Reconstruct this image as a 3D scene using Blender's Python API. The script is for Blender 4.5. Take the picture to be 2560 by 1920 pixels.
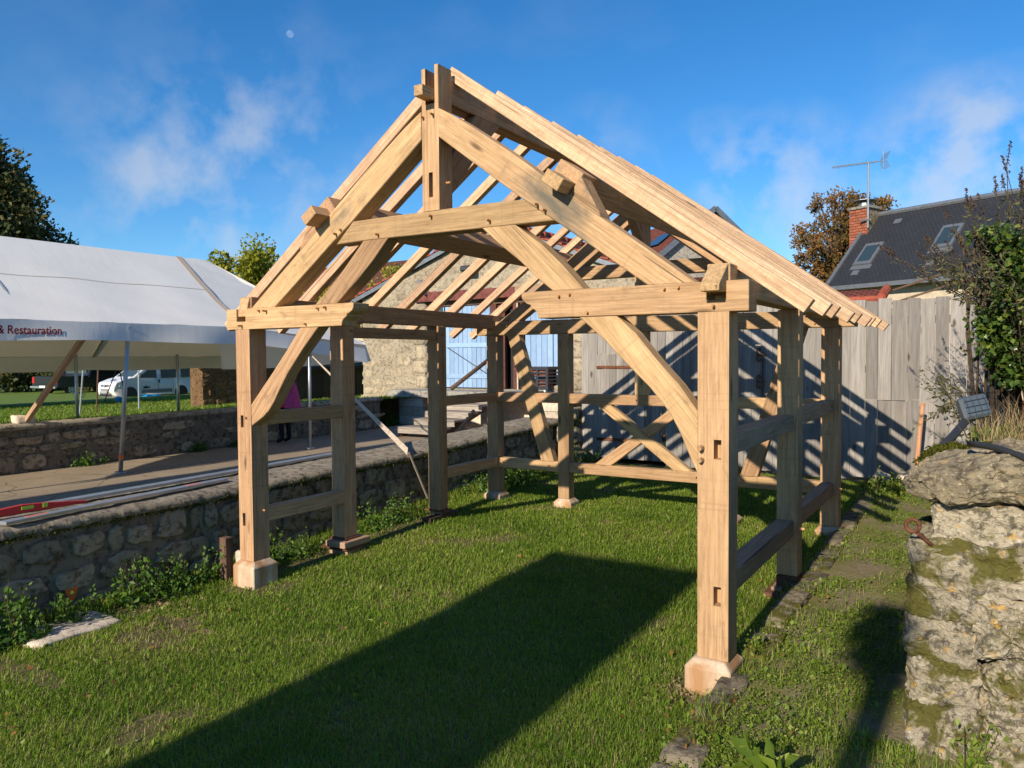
import bpy, bmesh, math, random
import numpy as np
from mathutils import Vector, Matrix, noise

for o in list(bpy.data.objects):
    bpy.data.objects.remove(o)
S = bpy.context.scene
COL = S.collection
R = math.radians
rnd = random.Random(7)

# ------------------------------------------------------------------ camera
cam = bpy.data.cameras.new('camera')
cam.sensor_width = 36.0
cam.lens = 1904.83 / 2560 * 36.0
cam.clip_start, cam.clip_end = 0.05, 3000
camo = bpy.data.objects.new('camera', cam)
COL.objects.link(camo)
cr = Vector((0.84997, 0.52678, -0.00746)); cu = Vector((-0.01268, 0.03461, 0.99932)); cf = Vector((-0.52668, 0.84930, -0.03609))
CAM = Vector((6.2841, -4.9671, 1.9999))
m = Matrix((cr, cu, -cf)).transposed().to_4x4(); m.translation = CAM
camo.matrix_world = m
S.camera = camo
S.render.resolution_x, S.render.resolution_y = 1024, 768

# ------------------------------------------------------------------ world, sun, exposure
SUN_EL = math.atan(0.478)
w = bpy.data.worlds.new('World'); S.world = w; w.use_nodes = True
nt = w.node_tree; nt.nodes.clear()
def N(tree, typ, **kw):
    n = tree.nodes.new(typ)
    for k, v in kw.items():
        if k in n.inputs: n.inputs[k].default_value = v
        else: setattr(n, k, v)
    return n
L = lambda t, a, b: t.links.new(a, b)
sky = N(nt, 'ShaderNodeTexSky'); sky.sky_type = 'NISHITA'; sky.sun_disc = False
sky.sun_elevation = SUN_EL; sky.sun_rotation = R(180.0)
sky.altitude = 300; sky.air_density = 1.0; sky.dust_density = 0.15; sky.ozone_density = 2.2
hs = N(nt, 'ShaderNodeHueSaturation'); hs.inputs['Saturation'].default_value = 1.18; hs.inputs['Value'].default_value = 1.0
tint = N(nt, 'ShaderNodeMixRGB'); tint.blend_type = 'MULTIPLY'; tint.inputs[0].default_value = 1.0; tint.inputs[2].default_value = (.74, .95, 1.16, 1)
L(nt, sky.outputs[0], tint.inputs[1]); L(nt, tint.outputs[0], hs.inputs['Color'])
tc = N(nt, 'ShaderNodeTexCoord')
# thin cloud: noise over the direction, projected on a flat cloud layer
sep = N(nt, 'ShaderNodeSeparateXYZ'); L(nt, tc.outputs['Generated'], sep.inputs[0])
def mth(op, a, b=None, clamp=False, tree=nt):
    n = tree.nodes.new('ShaderNodeMath'); n.operation = op; n.use_clamp = clamp
    for i, v in enumerate((a, b)):
        if v is None: continue
        if isinstance(v, (int, float)): n.inputs[i].default_value = v
        else: tree.links.new(v, n.inputs[i])
    return n.outputs[0]
zz = mth('ADD', mth('MAXIMUM', sep.outputs[2], 0.0), 0.22)
comb = N(nt, 'ShaderNodeCombineXYZ')
L(nt, mth('DIVIDE', sep.outputs[0], zz), comb.inputs[0]); L(nt, mth('DIVIDE', sep.outputs[1], zz), comb.inputs[1])
n1 = N(nt, 'ShaderNodeTexNoise', Scale=1.9, Detail=7.0, Roughness=0.52, Distortion=0.25)
n2w = N(nt, 'ShaderNodeTexNoise', Scale=11.0, Detail=8.0, Roughness=0.55, Distortion=0.1); L(nt, tc.outputs['Generated'], n2w.inputs['Vector'])
mp = N(nt, 'ShaderNodeMapping'); mp.inputs['Location'].default_value = (3.1, 1.7, 0.0)
mp.inputs['Scale'].default_value = (1.0, 1.0, 1.0)
L(nt, comb.outputs[0], mp.inputs[0]); L(nt, mp.outputs[0], n1.inputs['Vector'])
# more cloud low down, clear overhead
low = N(nt, 'ShaderNodeMapRange'); low.inputs[1].default_value = 0.02; low.inputs[2].default_value = 0.46
low.inputs[3].default_value = 0.45; low.inputs[4].default_value = 0.56
L(nt, sep.outputs[2], low.inputs[0])
cov = mth('MULTIPLY', mth('SUBTRACT', n1.outputs[0], low.outputs[0]), .6, clamp=True)
for d_, r_, k_ in (((-.74, .598, .30), .15, .32), ((-.695, .666, .273), .13, .34), ((-.79, .568, .232), .12, .32), ((-.77, .618, .148), .20, .7), ((-.838, .509, .185), .17, .4),
                   ((-.412, .877, .23), .10, .6), ((-.198, .956, .195), .11, 1.3), ((-.277, .931, .215), .09, .9), ((-.033, .974, .205), .11, 1.2), ((.012, .981, .180), .14, 1.1)):
    dp = N(nt, 'ShaderNodeVectorMath'); dp.operation = 'DISTANCE'; dp.inputs[1].default_value = Vector(d_).normalized()
    nv = N(nt, 'ShaderNodeVectorMath'); nv.operation = 'NORMALIZE'; L(nt, tc.outputs['Generated'], nv.inputs[0]); L(nt, nv.outputs[0], dp.inputs[0])
    g = mth('SUBTRACT', 1.0, mth('DIVIDE', dp.outputs['Value'], r_), clamp=True)
    nz = mth('MULTIPLY', mth('SUBTRACT', n2w.outputs[0], .42), 4.2, clamp=True)
    cov = mth('ADD', cov, mth('MULTIPLY', mth('MULTIPLY', mth('POWER', g, .8), nz), k_))
cov = mth('MINIMUM', mth('MULTIPLY', cov, .5), .5)
mix = N(nt, 'ShaderNodeMixRGB'); mix.inputs[2].default_value = (5.6, 5.7, 5.9, 1)
L(nt, cov, mix.inputs[0]); L(nt, hs.outputs[0], mix.inputs[1])
bg = N(nt, 'ShaderNodeBackground'); bg.inputs[1].default_value = 0.098
L(nt, mix.outputs[0], bg.inputs[0])
wo = N(nt, 'ShaderNodeOutputWorld'); L(nt, bg.outputs[0], wo.inputs[0])

sun = bpy.data.lights.new('sun', 'SUN'); sun.energy = 5.0; sun.angle = R(0.53); sun.color = (1.0, 0.88, 0.70)
suno = bpy.data.objects.new('sun', sun); COL.objects.link(suno)
LDIR = Vector((0.006, 1.0, -0.478)).normalized()
suno.rotation_euler = LDIR.to_track_quat('-Z', 'Y').to_euler()
suno.location = (0, -20, 20)
S.view_settings.view_transform = 'Standard'; S.view_settings.look = 'None'
S.view_settings.exposure = 0.40; S.view_settings.gamma = 1.0; S.view_settings.use_curve_mapping = False
S.render.engine = 'CYCLES'

# ------------------------------------------------------------------ materials
def mat(name, build, rough=0.85):
    m = bpy.data.materials.new(name); m.use_nodes = True
    t = m.node_tree; t.nodes.clear()
    out = t.nodes.new('ShaderNodeOutputMaterial'); b = t.nodes.new('ShaderNodeBsdfPrincipled')
    b.inputs['Roughness'].default_value = rough
    b.inputs['Specular IOR Level'].default_value = 0.25
    t.links.new(b.outputs[0], out.inputs[0])
    build(t, b)
    return m
def coords(t, scale=(1, 1, 1), kind='Object', rand=True):
    tc = t.nodes.new('ShaderNodeTexCoord'); mp = t.nodes.new('ShaderNodeMapping')
    mp.inputs['Scale'].default_value = scale
    t.links.new(tc.outputs[kind], mp.inputs[0])
    if rand:
        oi = t.nodes.new('ShaderNodeObjectInfo'); c = t.nodes.new('ShaderNodeVectorMath'); c.operation = 'SCALE'
        c.inputs[0].default_value = (37.0, 17.0, 53.0); t.links.new(oi.outputs['Random'], c.inputs['Scale'])
        t.links.new(c.outputs[0], mp.inputs['Location'])
    return mp.outputs[0]
def noi(t, vec, scale, detail=4, rough=.55, dist=0.0):
    n = N(t, 'ShaderNodeTexNoise', Scale=scale, Detail=detail, Roughness=rough, Distortion=dist)
    t.links.new(vec, n.inputs['Vector']); return n.outputs[0]
def ramp(t, fac, stops):
    r = t.nodes.new('ShaderNodeValToRGB'); e = r.color_ramp.elements
    while len(e) < len(stops): e.new(0.5)
    for i, (p, c) in enumerate(stops):
        e[i].position = p; e[i].color = (*c, 1) if len(c) == 3 else c
    t.links.new(fac, r.inputs[0]); return r.outputs[0]
def mixc(t, fac, a, b, mode='MIX'):
    n = t.nodes.new('ShaderNodeMixRGB'); n.blend_type = mode
    for i, v in enumerate((fac, a, b)):
        if isinstance(v, (int, float)): n.inputs[i].default_value = v
        elif isinstance(v, tuple): n.inputs[i].default_value = (*v, 1)
        else: t.links.new(v, n.inputs[i])
    return n.outputs[0]
def bump(t, b, h, strength=.4, dist=.01):
    n = t.nodes.new('ShaderNodeBump'); n.inputs['Strength'].default_value = strength; n.inputs['Distance'].default_value = dist
    t.links.new(h, n.inputs['Height']); t.links.new(n.outputs[0], b.inputs['Normal'])
def sm(t, fac, lo, hi, a=0.0, b=1.0):
    n = t.nodes.new('ShaderNodeMapRange'); n.inputs[1].default_value = lo; n.inputs[2].default_value = hi
    n.inputs[3].default_value = a; n.inputs[4].default_value = b; n.clamp = True
    t.links.new(fac, n.inputs[0]); return n.outputs[0]
def randv(t):
    return t.nodes.new('ShaderNodeObjectInfo').outputs['Random']

def wood_mat(name, light, dark, stain, rough=.8, fine=70, blue=0.0, mott=0.0):
    def b(t, s):
        v = coords(t, (0.55, 9, 9)); vf = coords(t, (2.2, fine, fine)); vb = coords(t, (1.3, 2.6, 2.6))
        g = noi(t, v, 1.6, 5, .6, 1.6); f = noi(t, vf, 1.0, 3, .6, .4); st = noi(t, vb, 1.0, 6, .62)
        c = mixc(t, sm(t, g, .32, .68), light, dark)
        c = mixc(t, sm(t, f, .42, .68, 0, .70), c, tuple(x * .58 for x in dark))
        c = mixc(t, sm(t, st, .56, .80, 0, .62), c, stain)
        pale = noi(t, coords(t, (.35, 1.2, 1.2)), 1.1, 4, .55)
        dirt = noi(t, coords(t, (1.6, 5, 5)), 2.2, 6, .7, .8)
        c = mixc(t, sm(t, dirt, .57, .70, 0, .6), c, tuple(x * .45 for x in dark))
        ck = N(t, 'ShaderNodeTexNoise', Scale=1.0, Detail=2.0, Roughness=.5, Distortion=.3); t.links.new(coords(t, (.35, 26, 26)), ck.inputs['Vector'])
        c = mixc(t, sm(t, ck.outputs[0], .69, .71, 0, .8), c, tuple(x * .25 for x in dark))
        c = mixc(t, sm(t, pale, .50, .78, 0, .35), c, tuple(min(1, x * 1.22) for x in light))
        # medullary flecks and small dark knots
        vo = N(t, 'ShaderNodeTexVoronoi', Scale=1.0); t.links.new(coords(t, (1.1, 4.2, 4.2)), vo.inputs['Vector'])
        kn = sm(t, vo.outputs['Distance'], .05, .12, 1, 0)
        c = mixc(t, kn, c, tuple(x * .33 for x in dark))
        md = noi(t, coords(t, (6, 20, 20)), 1.0, 5, .7, .5)
        c = mixc(t, sm(t, md, .50, .74, 0, .42), c, tuple(x * .55 for x in dark))
        sp = noi(t, coords(t, (55, 80, 80)), 1.0, 3, .6)
        c = mixc(t, sm(t, sp, .66, .74, 0, .55), c, tuple(x * .4 for x in dark))
        sw = noi(t, coords(t, (26, .8, .8)), 1.0, 2, .5)
        c = mixc(t, sm(t, sw, .60, .72, 0, .30), c, tuple(x * .6 for x in dark))
        if mott:
            mo = noi(t, coords(t, (34, 9, 9)), 1.0, 4, .65, 1.5)
            c = mixc(t, sm(t, mo, .48, .70, 0, mott), c, (.36, .20, .11))
        if blue:
            bl = noi(t, coords(t, (.7, 2.0, 2.0)), 1.0, 5, .6, .6)
            c = mixc(t, sm(t, bl, .58, .72, 0, blue), c, (.075, .085, .075))
        rv = t.nodes.new('ShaderNodeHueSaturation'); t.links.new(sm(t, randv(t), 0, 1, .80, 1.18), rv.inputs['Value']); hr_ = t.nodes.new('ShaderNodeMath'); hr_.operation = 'FRACT'; h2_ = t.nodes.new('ShaderNodeMath'); h2_.operation = 'MULTIPLY'; h2_.inputs[1].default_value = 7.31; t.links.new(randv(t), h2_.inputs[0]); t.links.new(h2_.outputs[0], hr_.inputs[0]); t.links.new(sm(t, hr_.outputs[0], 0, 1, .489, .504), rv.inputs['Hue'])
        rv.inputs['Saturation'].default_value = .93; t.links.new(c, rv.inputs['Color'])
        t.links.new(rv.outputs[0], s.inputs['Base Color'])
        bump(t, s, mixc(t, .5, g, f), .35, .006)
    return mat(name, b, rough)
M = {}
M['oak'] = wood_mat('oak', (.56, .355, .17), (.42, .25, .11), (.25, .135, .06))
M['oak_stained'] = wood_mat('oak_stained', (.57, .36, .175), (.44, .262, .118), (.29, .165, .08), blue=.85)
M['oak_rafter'] = wood_mat('oak_rafter', mott=.55, light=(.68, .475, .285), dark=(.52, .325, .175), stain=(.38, .20, .10), fine=55)
M['oak_grey'] = wood_mat('oak_grey', (.46, .31, .175), (.34, .215, .12), (.22, .14, .08))
M['oak_fresh'] = wood_mat('oak_fresh', (.70, .43, .19), (.60, .34, .13), (.5, .28, .11))
M['wet_wood'] = wood_mat('wet_wood', (.20, .09, .045), (.13, .055, .028), (.08, .04, .02))
M['grey_plank'] = wood_mat('grey_plank', (.40, .345, .29), (.30, .25, .205), (.2, .165, .135))
M['pale_plank'] = wood_mat('pale_plank', (.62, .52, .40), (.5, .41, .31), (.4, .32, .24))
M['brown_wood'] = wood_mat('brown_wood', (.17, .10, .06), (.11, .065, .04), (.07, .045, .03))

def fence_b(t, s):
    v = coords(t, (6, 6, .5)); vf = coords(t, (60, 60, 1.6)); vb = coords(t, (2.5, 2.5, 1.4))
    g = noi(t, v, 1.4, 5, .65, 2.2); f = noi(t, vf, 1, 4, .6, .3); st = noi(t, vb, 1, 6, .6)
    c = mixc(t, sm(t, g, .3, .7), (.36, .335, .31), (.22, .20, .185))
    c = mixc(t, sm(t, f, .42, .75, 0, .5), c, (.13, .115, .105))
    c = mixc(t, sm(t, st, .55, .8, 0, .55), c, (.30, .255, .21))
    vo = N(t, 'ShaderNodeTexVoronoi', Scale=1.0); t.links.new(coords(t, (4, 4, 1.5)), vo.inputs['Vector'])
    c = mixc(t, sm(t, vo.outputs['Distance'], .05, .13, .9, 0), c, (.06, .05, .045))
    rv = t.nodes.new('ShaderNodeHueSaturation'); t.links.new(sm(t, randv(t), 0, 1, .68, 1.2), rv.inputs['Value'])
    t.links.new(c, rv.inputs['Color']); t.links.new(rv.outputs[0], s.inputs['Base Color'])
    bump(t, s, mixc(t, .5, g, f), .5, .008)
M['fence'] = mat('weathered_board', fence_b, .9)

def stone_mat(name, a, b_, dark, pale, lichen=.25, moss=.0, scale=1.0, yellow=0.0, bs=.8, mosslo=.55):
    def f(t, s):
        v = coords(t, (scale,) * 3)
        n = noi(t, v, 3.2, 7, .62); n2 = noi(t, v, 11, 6, .66); n3 = noi(t, v, 28, 5, .7); n4 = noi(t, v, 1.5, 4, .6)
        c = mixc(t, sm(t, n, .32, .66), a, b_)
        c = mixc(t, sm(t, n2, .49, .60, 0, .85), c, dark)
        c = mixc(t, sm(t, n3, .56, .70, 0, lichen), c, pale)
        n5 = noi(t, v, 46, 4, .7)
        c = mixc(t, sm(t, n5, .62, .72, 0, lichen), c, tuple(min(1, x * 1.15) for x in pale))
        if yellow:
            y = noi(t, v, 7.3, 5, .6)
            c = mixc(t, sm(t, y, .60, .70, 0, yellow), c, (.52, .30, .05))
        if moss:
            c = mixc(t, sm(t, noi(t, v, 2.1, 6, .68, .5), mosslo, mosslo + .07, 0, moss), c, mixc(t, n3, (.055, .05, .008), (.13, .12, .02)))
        rv = t.nodes.new('ShaderNodeHueSaturation'); t.links.new(sm(t, randv(t), 0, 1, .72, 1.15), rv.inputs['Value'])
        t.links.new(c, rv.inputs['Color']); t.links.new(rv.outputs[0], s.inputs['Base Color'])
        bump(t, s, mixc(t, .45, n2, n3), bs, .02)
    return mat(name, f, .95)
M['wall_stone'] = stone_mat('wall_stone', (.40, .32, .225), (.29, .225, .15), (.11, .085, .055), (.52, .46, .37), .35, .45)
M['wall_mortar'] = stone_mat('wall_mortar', (.25, .20, .145), (.18, .14, .10), (.06, .047, .035), (.34, .29, .22), .25, .5)
M['cap'] = stone_mat('cement_cap', (.42, .36, .27), (.30, .25, .19), (.10, .085, .065), (.56, .50, .42), .5, .25)
M['lichen_stone'] = stone_mat('lichen_stone', (.39, .335, .245), (.28, .24, .17), (.07, .06, .045), (.62, .59, .52), .65, .95, 1.7, .75, 1.0, .50)
M['cap_stone'] = stone_mat('lichen_cap_stone', (.33, .27, .17), (.20, .165, .11), (.085, .07, .05), (.60, .55, .44), .7, .35, 1.7, .3, 1.0, .60)
M['kerb'] = stone_mat('mossy_kerb', (.24, .20, .14), (.17, .14, .095), (.07, .055, .04), (.34, .30, .23), .4, .95, 1.4, .0, .9, .48)
M['barn_stone'] = stone_mat('barn_stone', (.42, .35, .25), (.33, .265, .18), (.19, .15, .10), (.60, .56, .48), .6, 0, .8)
M['barn_render'] = stone_mat('barn_render', (.40, .34, .25), (.31, .255, .18), (.17, .14, .10), (.58, .54, .47), .65, 0, .9)
M['white_block'] = stone_mat('white_block', (.62, .53, .42), (.54, .45, .36), (.42, .34, .27), (.7, .64, .55), .3, 0, 1)
M['concrete'] = stone_mat('concrete', (.36, .34, .30), (.27, .25, .22), (.13, .12, .10), (.5, .48, .44), .4, .15)
M['shed_stone'] = stone_mat('shed_stone', (.22, .13, .065), (.15, .085, .04), (.05, .03, .018), (.3, .2, .11), .3, 0, 1.2)
M['house_stone'] = stone_mat('house_stone', (.42, .38, .32), (.33, .30, .25), (.2, .18, .15), (.55, .52, .46), .5, 0, 1)
M['render'] = stone_mat('cream_render', (.60, .51, .38), (.56, .47, .35), (.48, .4, .3), (.64, .56, .44), .2, 0, .5)

def base_stone_b(t, s):   # white limestone block, brown tannin runs down from the oak
    v = coords(t, (1, 1, 1)); n = noi(t, v, 9, 5, .6); st = noi(t, coords(t, (7, 7, .9)), 1.0, 3, .5, .4)
    c = mixc(t, sm(t, n, .3, .7), (.60, .49, .37), (.50, .38, .27))
    c = mixc(t, sm(t, st, .42, .60, 0, .88), c, (.36, .18, .075))
    c = mixc(t, sm(t, noi(t, v, 22, 4, .6), .62, .7, 0, .6), c, (.28, .18, .1))
    t.links.new(c, s.inputs['Base Color']); bump(t, s, n, .3, .01)
M['base_stone'] = mat('stained_limestone', base_stone_b, .85)

def flat(name, c, rough=.6, metal=0.0, spec=.4, var=.0, bumpk=0, vscale=8):
    def f(t, s):
        s.inputs['Metallic'].default_value = metal; s.inputs['Specular IOR Level'].default_value = spec
        if var:
            n = noi(t, coords(t, (1, 1, 1)), vscale, 5, .6)
            cc = mixc(t, sm(t, n, .3, .7), tuple(x * (1 - var) for x in c), tuple(min(1, x * (1 + var)) for x in c))
            t.links.new(cc, s.inputs['Base Color'])
            if bumpk: bump(t, s, n, bumpk, .01)
        else: s.inputs['Base Color'].default_value = (*c, 1)
    return mat(name, f, rough)
M['galv'] = flat('galvanised_steel', (.45, .47, .48), .42, .7, .5, .15)
M['dark_steel'] = flat('dark_painted_steel', (.05, .05, .055), .5, .3, .5, .2)
M['alu'] = flat('brushed_aluminium', (.62, .63, .64), .38, .85, .5, .12)
M['red_paint'] = flat('red_paint', (.50, .03, .03), .4, 0, .5, .1)
M['orange_paint'] = flat('orange_paint', (.75, .16, .03), .5, 0, .4, .15)
M['lime_vial'] = flat('lime_vial', (.35, .60, .06), .2, 0, .5)
M['black_plastic'] = flat('black_plastic', (.018, .019, .022), .45, 0, .5, .2)
M['navy_plastic'] = flat('navy_plastic', (.03, .035, .05), .45, 0, .4, .2)
M['white_paint'] = flat('white_car_paint', (.80, .81, .82), .22, 0, .6)
M['grey_plastic'] = flat('grey_bumper_plastic', (.17, .18, .19), .55, 0, .4, .1)
M['dark_paint'] = flat('black_car_paint', (.02, .022, .03), .2, .2, .6)
M['glass'] = flat('dark_window_glass', (.05, .075, .075), .06, 0, .7)
M['house_glass'] = flat('sky_reflecting_glass', (.03, .05, .06), .03, 0, .9)
M['lamp_glass'] = flat('headlamp_glass', (.42, .42, .40), .1, .2, .8)
M['flood_glass'] = flat('flood_lamp_glass', (.10, .13, .15), .05, .3, .9)
M['flood_grey'] = flat('flood_lamp_grey', (.10, .12, .14), .45, .3, .5)
M['amber'] = flat('amber_lens', (.75, .22, .02), .2, 0, .5)
M['tail_red'] = flat('red_lens', (.5, .01, .01), .2, 0, .5)
M['rubber'] = flat('rubber', (.02, .02, .02), .8, 0, .3)
M['rim'] = flat('silver_rim', (.5, .51, .52), .35, .6, .5)
M['plate'] = flat('number_plate', (.75, .75, .72), .4)
M['plate_blue'] = flat('plate_blue', (.02, .07, .4), .4)
M['ink'] = flat('black_ink', (.02, .02, .02), .6)
M['blue_cloth'] = flat('blue_tarpaulin', (.01, .30, .62), .4, 0, .5, .25)
M['bright_red'] = flat('red_jacket_cloth', (.62, .035, .06), .8, 0, .2, .12)
M['magenta'] = flat('magenta_cloth', (.40, .06, .22), .85, 0, .2, .2)
M['black_cloth'] = flat('black_cloth', (.015, .015, .018), .9, 0, .2, .2)
M['grey_cloth'] = flat('grey_cloth', (.16, .17, .2), .9, 0, .2, .2)
M['skin'] = flat('skin', (.55, .32, .23), .6, 0, .3)
M['hair'] = flat('brown_hair', (.07, .04, .025), .7, 0, .3, .3)
M['zinc'] = flat('zinc', (.22, .235, .25), .4, .55, .5, .15)
M['rust'] = flat('rusty_iron', (.16, .065, .035), .85, .3, .3, .5, .5, 20)
M['rust_beam'] = flat('red_oxide_beam', (.17, .055, .045), .8, .1, .3, .35, .3, 9)
M['strap'] = flat('white_strap', (.72, .70, .66), .7)
M['peg'] = flat('oak_peg', (.42, .22, .085), .8, 0, .2, .3)
M['dark_hole'] = flat('mortise_shade', (.22, .12, .06), .9)
M['bark'] = stone_mat('bark', (.11, .08, .055), (.07, .05, .035), (.03, .022, .016), (.16, .13, .1), .3, .2, 2)
M['soil'] = stone_mat('soil', (.075, .05, .032), (.05, .034, .022), (.025, .018, .012), (.13, .1, .07), .3, 0, 2)
M['hose'] = flat('black_hose', (.03, .032, .035), .5, 0, .4)
M['stick'] = wood_mat('debarked_stick', (.52, .27, .13), (.42, .2, .09), (.3, .14, .07))
M['dark_red_door'] = wood_mat('brown_door_frame', (.15, .055, .035), (.10, .035, .022), (.06, .025, .018))
M['moon_rock'] = None

def blue_b(t, s):
    v = coords(t, (3, 3, 3)); n = noi(t, v, 2.0, 5, .6); f = noi(t, coords(t, (30, 30, 2)), 1, 4, .6)
    c = mixc(t, sm(t, n, .3, .7), (.235, .37, .58), (.30, .43, .62))
    c = mixc(t, sm(t, f, .55, .75, 0, .4), c, (.18, .26, .40))
    rv = t.nodes.new('ShaderNodeHueSaturation'); t.links.new(sm(t, randv(t), 0, 1, .86, 1.1), rv.inputs['Value'])
    t.links.new(c, rv.inputs['Color']); t.links.new(rv.outputs[0], s.inputs['Base Color'])
M['blue_door'] = mat('faded_blue_paint', blue_b, .75)

def tile_b(t, s, a=(.30, .085, .045), b=(.20, .055, .032), d=(.06, .02, .015), sx=1.0, bk=True):
    tc = t.nodes.new('ShaderNodeTexCoord')
    br = N(t, 'ShaderNodeTexBrick', Scale=1.0); br.inputs['Mortar Size'].default_value = .03
    br.inputs['Brick Width'].default_value = .2 * sx; br.inputs['Row Height'].default_value = .16 * sx
    br.inputs['Color1'].default_value = (*a, 1); br.inputs['Color2'].default_value = (*b, 1); br.inputs['Mortar'].default_value = (*d, 1)
    t.links.new(tc.outputs['UV'], br.inputs['Vector'])
    n = noi(t, tc.outputs['Object'], 2.2, 6, .65)
    c = mixc(t, sm(t, n, .4, .7, 0, .55), br.outputs['Color'], tuple(x * .5 for x in b))
    t.links.new(c, s.inputs['Base Color'])
    wv = N(t, 'ShaderNodeTexWave', Scale=1.0 / sx); wv.bands_direction = 'Y'; wv.wave_profile = 'SAW'
    mp = t.nodes.new('ShaderNodeMapping'); mp.inputs['Scale'].default_value = (1, 3.14 / 1.6, 1)
    t.links.new(tc.outputs['UV'], mp.inputs[0]); t.links.new(mp.outputs[0], wv.inputs['Vector'])
    if bk: bump(t, s, br.outputs['Fac'], -.5, .02)
M['red_tile'] = mat('red_clay_tile', lambda t, s: tile_b(t, s), .85)
M['brown_tile'] = mat('brown_clay_tile', lambda t, s: tile_b(t, s, (.20, .085, .05), (.15, .06, .04)), .85)
M['slate'] = mat('slate', lambda t, s: tile_b(t, s, (.040, .043, .053), (.032, .035, .043), (.024, .026, .032), .62, False), .65)
M['brick'] = flat('red_brick', (.30, .10, .055), .9, 0, .2, .35, .3, 6)
M['ridge_tile'] = flat('ridge_tile', (.30, .075, .045), .85, 0, .2, .3)

def canvas_b(t, s, a=(.92, .90, .86), b=(.86, .84, .80)):
    v = coords(t, (1, 1, 1)); n = noi(t, v, 1.2, 5, .6); w_ = noi(t, coords(t, (1.2, 9, 2.2)), 1, 4, .55, .6)
    c = mixc(t, sm(t, n, .35, .7), a, b)
    t.links.new(c, s.inputs['Base Color'])
    s.inputs['Subsurface Weight'].default_value = 0
    bump(t, s, w_, .06, .05)
    # cloth lets daylight through
    tr = t.nodes.new('ShaderNodeBsdfTranslucent'); t.links.new(mixc(t, 1.0, c, (.92, .84, .70), 'MULTIPLY'), tr.inputs[0])
    mx = t.nodes.new('ShaderNodeMixShader'); mx.inputs[0].default_value = .17
    out = [x for x in t.nodes if x.type == 'OUTPUT_MATERIAL'][0]
    t.links.new(s.outputs[0], mx.inputs[1]); t.links.new(tr.outputs[0], mx.inputs[2]); t.links.new(mx.outputs[0], out.inputs[0])
M['canvas'] = mat('white_canvas', canvas_b, .8)
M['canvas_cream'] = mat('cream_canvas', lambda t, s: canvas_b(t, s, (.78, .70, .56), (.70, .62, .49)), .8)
M['canvas_tape'] = flat('beige_seam_tape', (.52, .42, .32), .8)
M['letter'] = flat('dark_red_lettering', (.20, .012, .03), .8)

def leaf_mat(name, cols, trans=.35, rough=.5, spec=.35):
    def f(t, s):
        at = t.nodes.new('ShaderNodeAttribute'); at.attribute_name = 'rv'
        c = ramp(t, at.outputs['Fac'], [(i / (len(cols) - 1), c) for i, c in enumerate(cols)])
        t.links.new(c, s.inputs['Base Color']); s.inputs['Specular IOR Level'].default_value = spec
        tr = t.nodes.new('ShaderNodeBsdfTranslucent'); t.links.new(mixc(t, 1.0, c, (1.0, 1.15, .5), 'MULTIPLY'), tr.inputs[0])
        mx = t.nodes.new('ShaderNodeMixShader'); mx.inputs[0].default_value = trans
        out = [x for x in t.nodes if x.type == 'OUTPUT_MATERIAL'][0]
        t.links.new(s.outputs[0], mx.inputs[1]); t.links.new(tr.outputs[0], mx.inputs[2]); t.links.new(mx.outputs[0], out.inputs[0])
    return mat(name, f, rough)
M['grass'] = leaf_mat('grass_blades', [(.09, .175, .012), (.16, .27, .022), (.23, .335, .034), (.31, .37, .06), (.46, .40, .18)], .48, .55, .25)
M['weed'] = leaf_mat('weed_leaves', [(.08, .14, .016), (.145, .22, .026), (.22, .29, .04), (.31, .34, .08)], .42)
M['nettle'] = leaf_mat('nettle_leaves', [(.05, .11, .018), (.085, .17, .024), (.14, .25, .035)], .35)
M['ivy'] = leaf_mat('ivy_leaves', [(.022, .05, .012), (.045, .09, .015), (.08, .14, .02), (.19, .23, .04)], .2, .35, .5)
M['buddleia'] = leaf_mat('buddleia_leaves', [(.055, .065, .035), (.085, .095, .05), (.13, .13, .06), (.20, .17, .06)], .3)
M['seedhead'] = leaf_mat('dry_seedheads', [(.05, .03, .025), (.09, .055, .04), (.14, .09, .06)], .1, .9, .1)
M['straw'] = leaf_mat('dry_straw', [(.30, .21, .11), (.42, .31, .17), (.20, .14, .07)], .2, .8, .2)
M['tree_dark'] = leaf_mat('linden_leaves', [(.018, .028, .009), (.036, .050, .013), (.075, .08, .022), (.24, .19, .075)], .15, .6, .25)
M['tree_yellow'] = leaf_mat('yellowing_leaves', [(.08, .12, .016), (.20, .22, .022), (.40, .36, .03), (.58, .45, .04)], .38)
M['tree_autumn'] = leaf_mat('autumn_oak_leaves', [(.07, .06, .018), (.15, .095, .027), (.24, .13, .036), (.28, .115, .04)], .28, .7, .2)
M['moss'] = leaf_mat('moss_cushion', [(.03, .035, .006), (.06, .065, .01), (.10, .10, .015)], .1, .9, .1)

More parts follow.
